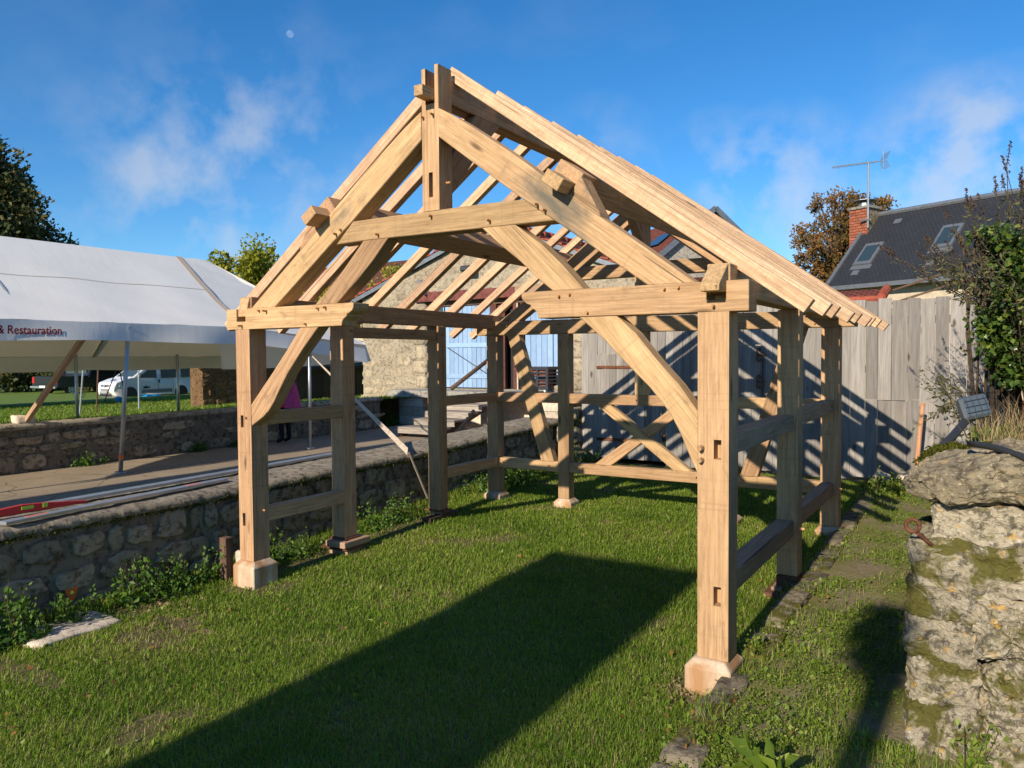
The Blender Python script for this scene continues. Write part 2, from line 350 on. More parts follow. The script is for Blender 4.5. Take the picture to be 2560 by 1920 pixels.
def ground_b(t, s, a=(.10, .075, .036), b=(.19, .14, .078), g=(.075, .095, .022), gk=.6, sc=1.0):
    tc = t.nodes.new('ShaderNodeTexCoord'); v = tc.outputs['Object']
    n = noi(t, v, .9 * sc, 6, .62); n2 = noi(t, v, 14 * sc, 6, .7); n3 = noi(t, v, 3.1 * sc, 5, .6)
    c = mixc(t, sm(t, n2, .35, .68), a, b)
    c = mixc(t, sm(t, n, .38, .58, 0, gk), c, g)
    c = mixc(t, sm(t, n3, .62, .74, 0, .4), c, tuple(x * 1.7 for x in b))
    t.links.new(c, s.inputs['Base Color']); bump(t, s, n2, .6, .03)
M['lawn'] = mat('lawn_soil', ground_b, .95)
M['field'] = mat('field_grass', lambda t, s: ground_b(t, s, (.10, .15, .022), (.15, .21, .034), (.12, .19, .026), .8, .8), .9)
M['path_soil'] = mat('mossy_path', lambda t, s: ground_b(t, s, (.17, .13, .08), (.27, .22, .15), (.15, .15, .03), .75, 1.6), .95)
def road_b(t, s):
    tc = t.nodes.new('ShaderNodeTexCoord'); v = tc.outputs['Object']
    n = noi(t, v, .8, 6, .6); n2 = noi(t, v, 40, 4, .7); n3 = noi(t, v, 3.5, 6, .65, 1.0)
    c = mixc(t, sm(t, n, .35, .65), (.34, .27, .19), (.26, .20, .14))
    c = mixc(t, sm(t, n2, .45, .7, 0, .4), c, (.16, .125, .09))
    c = mixc(t, sm(t, n3, .60, .72, 0, .6), c, (.15, .09, .05))
    vo = N(t, 'ShaderNodeTexVoronoi', Scale=.75); vo.feature = 'DISTANCE_TO_EDGE'
    d = t.nodes.new('ShaderNodeVectorMath'); d.operation = 'ADD'
    nn = N(t, 'ShaderNodeTexNoise', Scale=2.5, Detail=4.0); t.links.new(v, nn.inputs['Vector'])
    sc = t.nodes.new('ShaderNodeVectorMath'); sc.operation = 'SCALE'; sc.inputs['Scale'].default_value = .35
    t.links.new(nn.outputs['Color'], sc.inputs[0]); t.links.new(v, d.inputs[0]); t.links.new(sc.outputs[0], d.inputs[1]); t.links.new(d.outputs[0], vo.inputs['Vector'])
    c = mixc(t, sm(t, vo.outputs['Distance'], .0, .012, .75, 0), c, (.07, .055, .04))
    t.links.new(c, s.inputs['Base Color']); bump(t, s, n2, .3, .01)
M['road'] = mat('worn_tarmac', road_b, .9)

# ------------------------------------------------------------------ builders
def link(name, me, mt=None, parent=None, mw=None):
    o = bpy.data.objects.new(name, me); COL.objects.link(o)
    PINV[o.name] = mw.inverted() if mw is not None else Matrix.Identity(4)
    if mt is not None and me is not None:
        if not me.materials: me.materials.append(mt)
    if mw is not None: o.matrix_world = mw
    if parent is not None:
        o.parent = parent
        o.matrix_parent_inverse = PINV.get(parent.name, Matrix.Identity(4))
    return o
PINV = {}
def tag(o, label=None, cat=None, group=None, kind=None):
    if label: o['label'] = label
    if cat: o['category'] = cat
    if group: o['group'] = group
    if kind: o['kind'] = kind
    return o
def thing(name, loc, label, cat, group=None, rz=0.0):
    o = bpy.data.objects.new(name, None); COL.objects.link(o); o.empty_display_size = .1
    o.matrix_world = Matrix.Translation(Vector(loc)) @ Matrix.Rotation(rz, 4, 'Z')
    PINV[o.name] = o.matrix_world.inverted()
    return tag(o, label, cat, group)
def mesh(name, vs, fs, smooth=False):
    me = bpy.data.meshes.new(name); me.from_pydata([tuple(v) for v in vs], [], fs); me.update()
    if smooth:
        for p in me.polygons: p.use_smooth = True
    return me
class MB:
    def __init__(s): s.v = []; s.f = []
    def add(s, vs, fs):
        k = len(s.v); s.v += [tuple(v) for v in vs]; s.f += [tuple(i + k for i in f) for f in fs]; return s
    def box(s, x0, x1, y0, y1, z0, z1):
        return s.add([(x0, y0, z0), (x1, y0, z0), (x1, y1, z0), (x0, y1, z0), (x0, y0, z1), (x1, y0, z1), (x1, y1, z1), (x0, y1, z1)],
                     [(0, 3, 2, 1), (4, 5, 6, 7), (0, 1, 5, 4), (1, 2, 6, 5), (2, 3, 7, 6), (3, 0, 4, 7)])
    def prism(s, pts, axis, a, b):
        """polygon pts (p,q) extruded along axis from a to b; axis 'y': (x,z); 'x': (y,z); 'z': (x,y)"""
        n = len(pts)
        mk = {'y': lambda p, q, r: (p, r, q), 'x': lambda p, q, r: (r, p, q), 'z': lambda p, q, r: (p, q, r)}[axis]
        vs = [mk(p, q, a) for p, q in pts] + [mk(p, q, b) for p, q in pts]
        fs = [tuple(range(n)), tuple(range(2 * n - 1, n - 1, -1))] + [(i, i + n, (i + 1) % n + n, (i + 1) % n) for i in range(n)]
        return s.add(vs, fs)
    def tube(s, pts, r, n=8, caps=True):
        pts = [Vector(p) for p in pts]; rs = r if isinstance(r, (list, tuple)) else [r] * len(pts)
        k = len(s.v); ref = None
        for i, p in enumerate(pts):
            d = (pts[min(i + 1, len(pts) - 1)] - pts[max(i - 1, 0)]).normalized()
            if ref is None: ref = Vector((0, 0, 1)) if abs(d.z) < .9 else Vector((1, 0, 0))
            u = (ref - d * ref.dot(d)).normalized(); v = d.cross(u); ref = u
            for j in range(n):
                a = 2 * math.pi * j / n; s.v.append(tuple(p + (u * math.cos(a) + v * math.sin(a)) * rs[i]))
        for i in range(len(pts) - 1):
            for j in range(n):
                s.f.append((k + i * n + j, k + i * n + (j + 1) % n, k + (i + 1) * n + (j + 1) % n, k + (i + 1) * n + j))
        if caps:
            s.f.append(tuple(k + j for j in range(n - 1, -1, -1))); s.f.append(tuple(k + (len(pts) - 1) * n + j for j in range(n)))
        return s
    def bar(s, a, b, w_, h, up=(0, 0, 1)):
        a, b = Vector(a), Vector(b); d = (b - a).normalized(); u = Vector(up); sd = d.cross(u).normalized(); u = sd.cross(d)
        vs = [p + sd * (i * w_ / 2) + u * (j * h / 2) for p in (a, b) for i, j in ((-1, -1), (1, -1), (1, 1), (-1, 1))]
        return s.add(vs, [(0, 1, 2, 3), (7, 6, 5, 4), (0, 4, 5, 1), (1, 5, 6, 2), (2, 6, 7, 3), (3, 7, 4, 0)])
    def build(s, name, mt, parent=None, smooth=False, bevel=0, origin=None, frame=None, seg=1):
        """origin/frame: local frame so that object coordinates follow the piece (frame = x axis)"""
        bm = bmesh.new(); vv = [bm.verts.new(v) for v in s.v]
        for f in s.f:
            try: bm.faces.new([vv[i] for i in f])
            except ValueError: pass
        bmesh.ops.recalc_face_normals(bm, faces=bm.faces)
        if bevel:
            es = [e for e in bm.edges if len(e.link_faces) == 2 and e.calc_face_angle(0) > .5]
            bmesh.ops.bevel(bm, geom=es, offset=bevel, segments=seg, affect='EDGES', clamp_overlap=True)
        o_ = Vector(origin) if origin is not None else Vector(s.v[0]) if s.v else Vector()
        mw = Matrix.Translation(o_)
        if frame is not None:
            x = Vector(frame).normalized(); u = Vector((0, 0, 1)) if abs(x.z) < .95 else Vector((0, 1, 0))
            y = u.cross(x).normalized(); z = x.cross(y)
            rot = Matrix((x, y, z)).transposed().to_4x4(); mw = mw @ rot
        bm.transform(mw.inverted())
        me = bpy.data.meshes.new(name); bm.to_mesh(me); bm.free()
        if smooth:
            for p in me.polygons: p.use_smooth = True
        return link(name, me, mt, parent, mw)
def box(name, mt, parent, x0, x1, y0, y1, z0, z1, bevel=0, frame=None, origin=None):
    return MB().box(x0, x1, y0, y1, z0, z1).build(name, mt, parent, bevel=bevel, frame=frame, origin=origin or (x0, y0, z0))
def fast_mesh(name, V, F, rv=None):
    """V (n,3) floats, F (m,k) ints: big meshes through numpy"""
    me = bpy.data.meshes.new(name); n, k = F.shape
    me.vertices.add(len(V)); me.vertices.foreach_set('co', V.astype(np.float32).ravel())
    me.loops.add(n * k); me.loops.foreach_set('vertex_index', F.astype(np.int32).ravel())
    me.polygons.add(n); me.polygons.foreach_set('loop_start', (np.arange(n) * k).astype(np.int32))
    me.update(calc_edges=True)
    if rv is not None:
        a = me.attributes.new('rv', 'FLOAT', 'POINT'); a.data.foreach_set('value', rv.astype(np.float32))
    return me
def np_rng(s): return np.random.default_rng(s)
def leaves(pos, size, rng, nrm=None, aspect=.5, rv=None, droop=0.0, jitter=1.0):
    """one folded diamond (2 tris as a quad bent at the rib) for each position"""
    n = len(pos); size = np.broadcast_to(size, (n,))
    d = rng.normal(size=(n, 3)) * jitter
    if nrm is not None: d = d + nrm
    d[:, 2] -= droop
    d /= np.linalg.norm(d, axis=1)[:, None] + 1e-9
    a = rng.normal(size=(n, 3)); sd = np.cross(d, a); sd /= np.linalg.norm(sd, axis=1)[:, None] + 1e-9
    up = np.cross(sd, d)
    h = size[:, None]
    p0 = pos; p1 = pos + d * h * .5 + sd * h * aspect * .5 + up * h * .10; p2 = pos + d * h; p3 = pos + d * h * .5 - sd * h * aspect * .5 + up * h * .10
    V = np.stack([p0, p1, p2, p3], 1).reshape(-1, 3)
    i = np.arange(n) * 4
    F = np.concatenate([np.stack([i, i + 1, i + 2], 1), np.stack([i, i + 2, i + 3], 1)])
    r = rng.random(n) if rv is None else rv
    return V, F, np.repeat(r, 4)
def blades(base, h, w_, lean, rng, rv=None):
    """grass blades: 5 verts, bent once"""
    n = len(base); az = rng.random(n) * 2 * np.pi
    d = np.stack([np.cos(az), np.sin(az), np.zeros(n)], 1); sd = np.stack([-np.sin(az), np.cos(az), np.zeros(n)], 1)
    H = np.broadcast_to(h, (n,))[:, None]; W = np.broadcast_to(w_, (n,))[:, None]; Ln = np.broadcast_to(lean, (n,))[:, None]
    up = np.array([0, 0, 1.0])
    m1 = base + up * H * .55 + d * H * Ln * .35; t1 = base + up * H * np.sqrt(np.maximum(.15, 1 - Ln ** 2)) + d * H * Ln
    V = np.stack([base - sd * W, base + sd * W, m1 + sd * W * .8, m1 - sd * W * .8, t1], 1).reshape(-1, 3)
    i = np.arange(n) * 5
    F = np.concatenate([np.stack([i, i + 1, i + 2], 1), np.stack([i, i + 2, i + 3], 1), np.stack([i + 3, i + 2, i + 4], 1)])
    r = rng.random(n) if rv is None else rv
    return V, F, np.repeat(r, 5)
def cat(parts):
    V, F, Rr, k = [], [], [], 0
    for v, f, r in parts: V.append(v); F.append(f + k); Rr.append(r); k += len(v)
    return np.concatenate(V), np.concatenate(F), np.concatenate(Rr)
def leaf_obj(name, parts, mt, parent=None):
    V, F, Rr = cat(parts); me = fast_mesh(name, V, F, Rr); return link(name, me, mt, parent)
def stone_piece(w_, h, d, seed, n=11, rough=.16, dome=.25):
    """broken stone: jittered polygon outline, chipped rim, uneven face; local x along wall, z up, front towards -y"""
    r = random.Random(seed); pts = []
    ex = r.uniform(3.5, 9)
    for i in range(n):
        a = 2 * math.pi * (i + .5) / n + r.uniform(-.2, .2)
        c, s_ = math.cos(a), math.sin(a)
        k = (abs(c) ** ex + abs(s_) ** ex) ** (-1 / ex)
        k *= 1 - r.random() * rough
        pts.append((c * k * w_ / 2, s_ * k * h / 2))
    tx, tz = r.uniform(-.35, .35), r.uniform(-.35, .35)
    dep = lambda x, z, f: -d * f * (1 + tx * x / w_ * 2 + tz * z / h * 2)
    vs = [(x, 0.02, z) for x, z in pts] + [(x * .985, dep(x, z, r.uniform(.35, .7)), z * .985) for x, z in pts] + [(x * r.uniform(.80, .93), dep(x, z, r.uniform(.8, 1.1)), z * r.uniform(.78, .92)) for x, z in pts]
    vs += [(x * r.uniform(.35, .55), dep(x, z, r.uniform(.75, 1.25)), z * r.uniform(.35, .55)) for x, z in pts]
    vs.append((0, dep(0, 0, r.uniform(.8, 1.2)), 0))
    fs = []
    for k in (0, n, 2 * n):
        for i in range(n): fs.append((k + i, k + (i + 1) % n, k + n + (i + 1) % n, k + n + i))
    for i in range(n): fs.append((3 * n + i, 3 * n + (i + 1) % n, 4 * n))
    return vs, fs
def stone_wall(parent, mt, origin, udir, length, z0f, z1f, seed, hs=(.13, .24), ws=(.16, .42), d=.05, gap=.02, name='stone', skip=None, rough=.16):
    """stones course by course on a face; udir horizontal along the face, outward normal = udir x up"""
    r = random.Random(seed); u = Vector(udir).normalized(); nrm = u.cross(Vector((0, 0, 1)))
    rot = Matrix((u, -nrm, Vector((0, 0, 1)))).transposed().to_4x4()
    # local -y must point outward
    z = 0.0; cnt = 0; zmax = max(z1f(0), z1f(length / 2), z1f(length)) - min(z0f(0), z0f(length / 2), z0f(length))
    while z < zmax:
        h = r.uniform(*hs); x = -r.uniform(0, .2)
        while x < length:
            w_ = r.uniform(*ws); hh = h * r.uniform(.75, 1.05)
            if r.random() < .12: w_ *= 1.4
            cx = x + w_ / 2
            zb = z0f(cx) + z
            if 0 < cx < length and zb + hh * .9 < z1f(cx) and not (skip and skip(cx, zb + h / 2, r)):
                vs, fs = stone_piece(w_ - gap, hh - gap, d * r.uniform(.5, 1.15), r.random(), rough=rough)
                me = mesh(name, vs, fs, False)
                p = Vector(origin) + u * cx; p.z = zb + hh / 2 + r.uniform(-.015, .015)
                mw = Matrix.Translation(p) @ rot @ Matrix.Rotation(r.uniform(-.07, .07), 4, 'Y')
                link(name, me, mt, parent, mw); cnt += 1
            x += w_
        z += h
    return cnt
def fbm(p, o=4): return noise.fractal(Vector(p), 1.0, 2.0, o)
def rough_block(name, x0, x1, y0, y1, z0, z1, mt, parent, seed, amp=.03, cuts=10, pw=8, freq=3.2, smooth=True, fine=.35):
    """weathered block: subdivided box, corners rounded, surface pitted"""
    c = Vector(((x0 + x1) / 2, (y0 + y1) / 2, (z0 + z1) / 2)); hv = Vector(((x1 - x0) / 2, (y1 - y0) / 2, (z1 - z0) / 2))
    bm = bmesh.new(); bmesh.ops.create_cube(bm, size=2)
    bmesh.ops.subdivide_edges(bm, edges=bm.edges[:], cuts=cuts, use_grid_fill=True)
    for v in bm.verts:
        q = v.co.copy(); k = (abs(q.x) ** pw + abs(q.y) ** pw + abs(q.z) ** pw) ** (-1 / pw)
        q = Vector((q.x * k * hv.x, q.y * k * hv.y, q.z * k * hv.z))
        pp = (q + c) * freq + Vector((seed * 3.1, seed * 1.7, seed))
        nn = Vector((fbm(pp), fbm(pp + Vector((9, 0, 0))), fbm(pp + Vector((0, 9, 0)))))
        n2 = Vector((fbm(pp * 4), fbm(pp * 4 + Vector((9, 0, 0))), fbm(pp * 4 + Vector((0, 9, 0)))))
        v.co = q + nn * amp + n2 * amp * fine
        if not smooth:
            n3 = Vector((fbm(pp * 11), fbm(pp * 11 + Vector((9, 0, 0))), fbm(pp * 11 + Vector((0, 9, 0))))); v.co += n3 * amp * .3
    me = bpy.data.meshes.new(name); bm.to_mesh(me); bm.free()
    for p in me.polygons: p.use_smooth = smooth
    return link(name, me, mt, parent, Matrix.Translation(c))

# ================================================================== SETTING: ground
def zg(x, y):
    z = -.26 + (.031 * y if y > 0 else .012 * y)
    return z + .022 * fbm((x * .7, y * .7, 3.3), 3)
def zp(x, y): return -.115 + .019 * y + .028 * fbm((x * 1.3, y * 1.3, 7.7), 4) - max(0, .12 * (4.95 - x))
def sheet(name, x0, x1, y0, y1, step, zf, mt, kind='structure'):
    nx = max(1, int((x1 - x0) / step)); ny = max(1, int((y1 - y0) / step))
    vs = [(x0 + (x1 - x0) * i / nx, y0 + (y1 - y0) * j / ny) for j in range(ny + 1) for i in range(nx + 1)]
    vs = [(x, y, zf(x, y)) for x, y in vs]
    fs = [(j * (nx + 1) + i, j * (nx + 1) + i + 1, (j + 1) * (nx + 1) + i + 1, (j + 1) * (nx + 1) + i) for j in range(ny) for i in range(nx)]
    return tag(link(name, mesh(name, vs, fs, True), mt), kind=kind)
lawn = sheet('lawn', -.75, 5.0, -9.5, 8.4, .12, zg, M['lawn'])
path = sheet('garden_path', 4.84, 9.0, -9.5, 8.4, .10, zp, M['path_soil'])
# the path's broken edge towards the lawn
mb = MB()
ys = [-9.5 + .12 * i for i in range(150)]
for a, b in zip(ys[:-1], ys[1:]):
    xa, xb = 4.84 + .03 * fbm((1, a * 2, 0)), 4.84 + .03 * fbm((1, b * 2, 0))
    mb.add([(xa - .02, a, zg(4.8, a) - .1), (xb - .02, b, zg(4.8, b) - .1), (4.85, b, zp(4.85, b) + .004), (4.85, a, zp(4.85, a) + .004)], [(0, 1, 2, 3)])
tag(mb.build('path_edge', M['cap_stone'], None, True), kind='structure')
road = sheet('road', -6.95, -1.3, -30, 12.2, .5, lambda x, y: .19 + .008 * fbm((x, y, 1), 3), M['road'])
def zf_(x, y):
    d = max(0.0, -6.9 - x)
    return .93 - .105 * min(d, 12) * .55 - .021 * max(0, d - 12) + .03 * fbm((x * .4, y * .4, 5), 3)
field = sheet('field', -75, -6.9, -40, 75, 1.0, zf_, M['field'])
gnd = sheet('ground', -900, 900, -900, 900, 60, lambda x, y: -1.6, M['field'])
back = sheet('back_yard', -7.2, 40, 8.3, 70, 1.5, lambda x, y: .02 + .1 * fbm((x * .2, y * .2, 2), 2), M['field'])
yard = sheet('side_ground', 4.9, 40, -40, -9.4, 1.5, lambda x, y: -.35, M['path_soil'])
yard2 = sheet('front_ground', -1.6, 5.0, -40, -9.4, 1.5, lambda x, y: -.40, M['lawn'])

# ================================================================== TIMBER FRAME
W_, XC = 4.869, 2.4345
mx = lambda x: W_ - x
FR = thing('timber_frame', (XC, 2.3, -.02), 'new oak timber frame with bare rafters standing on stone blocks in the lawn', 'timber frame')
OAK = M['oak']
def jitter(o, amp=.002):
    return o
def part_prism(name, pts, y0, y1, grain, mt=OAK, bevel=.006, axis='y', parent=FR):
    o3 = {'y': (pts[0][0], y0, pts[0][1]), 'x': (y0, pts[0][0], pts[0][1])}[axis]
    return MB().prism(pts, axis, y0, y1).build(name, mt, parent, bevel=bevel, origin=o3, frame=grain)
def timber(name, a, b, w_, h, up=(0, 0, 1), mt=OAK, bevel=.006, parent=FR):
    return MB().bar(a, b, w_, h, up).build(name, mt, parent, bevel=bevel, origin=a, frame=Vector(b) - Vector(a))
def peg(parent, p, d=(0, -1, 0), r=.011, ln=.045, mt=None):
    p = Vector(p); d = Vector(d).normalized()
    j = Vector((rnd.uniform(-.2, .2), 0, rnd.uniform(-.2, .2))) if abs(d.y) > .5 else Vector((0, rnd.uniform(-.15, .15), rnd.uniform(-.15, .15)))
    q = p + (d + j * .6).normalized() * ln * rnd.uniform(.6, 1.25)
    MB().tube([p - d * .02, q], [r * 1.1, r * .8], 7).build('peg', mt or M['peg'], parent, frame=d)
def post(name, x0, x1, y0, y1, z0, z1, holes=(), mt=OAK):
    mb = MB()
    cuts = sorted({z0, z1, *[h[2] for h in holes], *[h[3] for h in holes]})
    if not holes:
        o = MB().box(x0, x1, y0, y1, z0, z1).build(name, mt, FR, bevel=.007, origin=(x0, y0, z0), frame=(0, 0, 1)); return o
    for a, b in zip(cuts[:-1], cuts[1:]):
        hh = [h for h in holes if h[2] <= a + 1e-6 and h[3] >= b - 1e-6]
        if not hh: mb.box(x0, x1, y0, y1, a, b)
        else:
            xa, xb, _, _, d = hh[0]
            mb.box(x0, xa, y0, y0 + d, a, b); mb.box(xb, x1, y0, y0 + d, a, b); mb.box(x0, x1, y0 + d, y1, a, b)
    return mb.build(name, mt, FR, origin=(x0, y0, z0), frame=(0, 0, 1))
pA = post('post', 0, .2, 0, .2, 0, 2.284, [(.05, .09, .34, .47, .09), (.05, .09, 1.32, 1.44, .09)])
pB = post('post', 4.661, 4.869, 0, .205, -.03, 2.284, [(4.77, 4.82, .33, .46, .09), (4.77, 4.82, 1.31, 1.44, .09)])
for z in (1.385, 1.30): peg(pB, (4.69, 0, z), r=.02, ln=.05, mt=M['oak'])
peg(pA, (.135, 0, 1.42)); peg(pA, (.2, .13, .49), (1, 0, 0))
post('post', 0, .2, 1.265, 1.455, -.03, 2.405)
post('post', 0, .19, 3.03, 3.21, -.03, 2.405)
post('post', 0, .19, 4.45, 4.63, 0, 2.31)
post('post', 1.195, 1.366, 4.45, 4.62, 0, 2.31)
post('post', mx(1.366), mx(1.195), 4.45, 4.62, 0, 2.31)
post('post', mx(.2), W_, 4.45, 4.645, 0, 2.31)
post('post', mx(.19), W_, 2.21, 2.395, -.02, 2.405)
# stub beams with moulded inner end, open slot for the plate's tenon
def stub(fn, L_):
    pts = [(-.127, 2.284), (1.43, 2.284), (1.432, 2.31), (1.445, 2.338), (1.475, 2.358), (1.492, 2.366), (1.493, 2.386), (1.525, 2.396), (1.555, 2.416), (1.572, 2.442), (1.576, 2.484),
           (.15, 2.484), (.15, 2.36), (.02, 2.36), (.02, 2.484), (-.127, 2.484)]
    return part_prism('stub_beam', [(fn(x), z) for x, z in pts], -.004, .2, (1, 0, 0), bevel=.004)
sL = stub(lambda x: x, 1); sR = stub(lambda x: mx(x), 0)
for x, z in ((.36, 2.455), (.46, 2.45), (.10, 2.32), (.99, 2.31), (1.15, 2.45), (1.24, 2.455)): peg(sL, (x, -.004, z))
for x, z in ((3.62, 2.44), (3.71, 2.45), (4.43, 2.45), (4.53, 2.455), (3.85, 2.31), (4.77, 2.32)): peg(sR, (x, -.004, z), ln=.03)
# principals
PT = [(2.522, 4.005), (2.70, 3.90), (2.9, 3.765), (3.2, 3.555), (3.48, 3.345), (3.9, 3.025), (4.3, 2.735), (4.64, 2.482)]
PB = [(4.31, 2.482), (3.58, 3.0), (3.31, 3.185), (2.9, 3.49), (2.522, 3.775)]
def princ(fn, y0, y1, dz=0.0, mt=M['oak_stained']):
    pts = [(fn(x), z + (dz if z < 2.6 else 0)) for x, z in PT + PB]
    return part_prism('principal_rafter', pts, y0, y1, (fn(3.6) - fn(2.6), 0, -.72), mt)
qR = princ(lambda x: x, 0.0, .185); qL = princ(mx, .001, .185)
for x, z in ((3.44, 3.13), (3.51, 3.08)): peg(qR, (x, 0, z))
for x, z in ((1.44, 3.13), (1.38, 3.095)): peg(qL, (x, 0, z))
# king post with forked head
mb = MB()
mb.box(2.355, 2.525, .003, .18, 3.19, 3.30); mb.box(2.355, 2.42, .003, .09, 3.30, 3.5); mb.box(2.46, 2.525, .003, .09, 3.30, 3.5); mb.box(2.355, 2.525, .09, .18, 3.30, 3.5)
mb.box(2.355, 2.525, .003, .18, 3.5, 4.05); mb.box(2.355, 2.393, .003, .18, 4.05, 4.34); mb.box(2.487, 2.525, .003, .18, 4.05, 4.355)
kp = mb.build('king_post', OAK, FR, origin=(2.355, .003, 3.19), frame=(0, 0, 1))
for x, z in ((2.47, 3.96), (2.372, 3.95)): peg(kp, (x, 0.003, z))
peg(kp, (2.525, .1, 3.42), (1, 0, 0))
# collar, slightly hollow underneath
cl = [(1.37, 3.005), (1.65, 3.012), (2.1, 3.012), (2.45, 3.008), (2.93, 3.004), (3.58, 3.0), (3.315, 3.184), (2.9, 3.192), (2.45, 3.19), (2.0, 3.192), (1.575, 3.19)]
co = part_prism('collar_beam', cl, .006, .175, (1, 0, 0))
for x, z in ((2.44, 3.15), (3.01, 3.05), (1.87, 3.05)): peg(co, (x, .006, z))
# lower curved braces
part_prism('curved_brace', [(4.07, 2.283), (4.21, 2.16), (4.37, 1.97), (4.53, 1.80), (4.662, 1.62), (4.662, 1.20), (4.60, 1.33), (4.54, 1.47), (4.47, 1.60), (4.32, 1.78), (4.14, 1.95), (3.98, 2.11), (3.78, 2.283)],
           .004, .15, (.62, 0, -.78))
part_prism('curved_brace', [(.90, 2.283), (.71, 2.07), (.51, 1.86), (.199, 1.55), (.199, 1.34), (.27, 1.38), (.36, 1.43), (.44, 1.49), (.52, 1.58), (.58, 1.67), (.71, 1.85), (.91, 2.07), (1.13, 2.283)],
           .004, .15, (.66, 0, .75))
# upper braces from stub to collar
part_prism('curved_brace', [(3.23, 3.004), (3.46, 2.84), (3.64, 2.67), (3.73, 2.575), (3.81, 2.483), (3.56, 2.483), (3.43, 2.585), (3.28, 2.72), (3.09, 2.87), (2.93, 3.006)], .008, .16, (.7, 0, -.7))
part_prism('curved_brace', [(1.09, 2.483), (1.36, 2.483), (1.59, 2.66), (1.80, 2.84), (1.97, 3.012), (1.69, 3.011), (1.56, 2.885), (1.42, 2.75)], .008, .16, (.7, 0, .7))
# plates with wedge-cut tenon
def plate(fn, ytip, sgn):
    xa, xb = (fn(.012), fn(.165)) if sgn > 0 else (fn(.165), fn(.012))
    prof = [(.06, 2.405), (4.40, 2.405), (4.40, 2.605), (.06, 2.605)]
    o = part_prism('wall_plate', prof, xa, xb, (0, 1, 0), axis='x')
    xa2, xb2 = (fn(.022), fn(.148)) if sgn > 0 else (fn(.148), fn(.022))
    MB().prism([(ytip, 2.41), (.07, 2.41), (.07, 2.60), (.05, 2.60), (ytip, 2.452 if ytip < -.05 else 2.47)], 'x', xa2, xb2).build('tenon', OAK, o, bevel=.004, frame=(0, 1, 0))
    MB().prism([(4.39, 2.45), (4.8, 2.45), (4.8, 2.60), (4.39, 2.60)], 'x', xa2, xb2).build('tenon', OAK, o, bevel=.004, frame=(0, 1, 0))
plate(lambda x: x, .015, 1); plate(mx, -.15, -1)
# slope frame
TH = math.atan(.722); D_ = Vector((math.cos(TH), 0, -math.sin(TH))); N_ = Vector((math.sin(TH), 0, math.cos(TH))); O_ = Vector((2.52, 0, 4.012))
def sl(t, n, right=True):
    p = O_ + D_ * t + N_ * n; return (p.x if right else mx(p.x), p.z)
for right in (True, False):
    pts = [sl(1.22, .002, right), sl(1.45, .002, right), sl(1.45, .19, right), sl(1.22, .19, right)]
    pu = part_prism('purlin', pts, .03, 4.78, (0, 1, 0))
    pts = [sl(1.285, .002, right), sl(1.445, .002, right), sl(1.445, .10, right), sl(1.285, .10, right)]
    MB().prism(pts, 'y', -.17, .04).build('tenon', OAK, pu, bevel=.004, frame=(0, 1, 0))
    pts = [sl(1.452, .001, right), sl(1.77, .001, right), sl(1.735, .028, right), sl(1.455, .168, right)]
    part_prism('purlin_cleat', pts, -.002, .17, (D_.x if right else -D_.x, 0, D_.z), M['oak_stained'])
    part_prism('purlin_cleat', pts, 4.46, 4.60, (D_.x if right else -D_.x, 0, D_.z))
# ridge and its braces
rg = MB().prism([(2.36, 4.09), (2.512, 4.09), (2.512, 4.27), (2.4345, 4.325), (2.36, 4.27)], 'y', .185, 4.46).build('ridge_beam', OAK, FR, bevel=.005, origin=(2.36, .185, 4.09), frame=(0, 1, 0))
MB().box(2.397, 2.483, -.15, .19, 4.075, 4.16).build('tenon', OAK, rg, bevel=.004, origin=(2.397, -.15, 4.075), frame=(0, 1, 0))
MB().box(2.397, 2.483, 4.455, 4.75, 4.10, 4.20).build('tenon', OAK, rg, bevel=.004, frame=(0, 1, 0))
part_prism('ridge_brace', [(.178, 3.33), (.178, 3.65), (.30, 3.80), (.55, 4.088), (.93, 4.088), (.62, 3.80)], 2.40, 2.518, (0, .6, .7), axis='x')
part_prism('ridge_brace', [(4.47, 3.33), (4.47, 3.65), (4.33, 3.80), (4.08, 4.088), (3.72, 4.088), (4.02, 3.80)], 2.40, 2.518, (0, -.6, .7), axis='x')
# rafters
YR = [.23, .90, 1.39, 1.95, 2.52, 3.08, 3.60, 4.14, 4.68]
rr = random.Random(3)
for i, y in enumerate(YR):
    for right in (True, False):
        a, b = Vector((2.4345, 0, 4.395)), Vector((5.315, 0, 2.315))
        d = (b - a).normalized(); nn = Vector((-d.z, 0, d.x))
        t0 = 0.02 + rr.uniform(-.01, .02); t1 = (b - a).length + rr.uniform(-.02, .02)
        h0, h1 = -.055, .048 + rr.uniform(-.006, .006)
        if not right: h0 += .002
        yy = y + (rr.uniform(-.01, .01) if right else rr.uniform(-.03, .03)); wd = .085 + rr.uniform(-.008, .01)
        P = lambda t, h: ((a + d * t + nn * h).x if right else mx((a + d * t + nn * h).x), (a + d * t + nn * h).z)
        lift = .004 * math.sin(i * 2.1)
        pts = [P(t0 + (.02 if right else .02), h0 + lift), P(t1, h0 + lift), P(t1, h1 + lift), P(t0 + .02, h1 + lift)]
        yo = yy if right else yy + .006
        MB().prism(pts, 'y', yo, yo + wd).build('rafter', M['oak_rafter'], FR, bevel=.004, origin=(pts[0][0], yo, pts[0][1]), frame=((d.x if right else -d.x), 0, d.z))
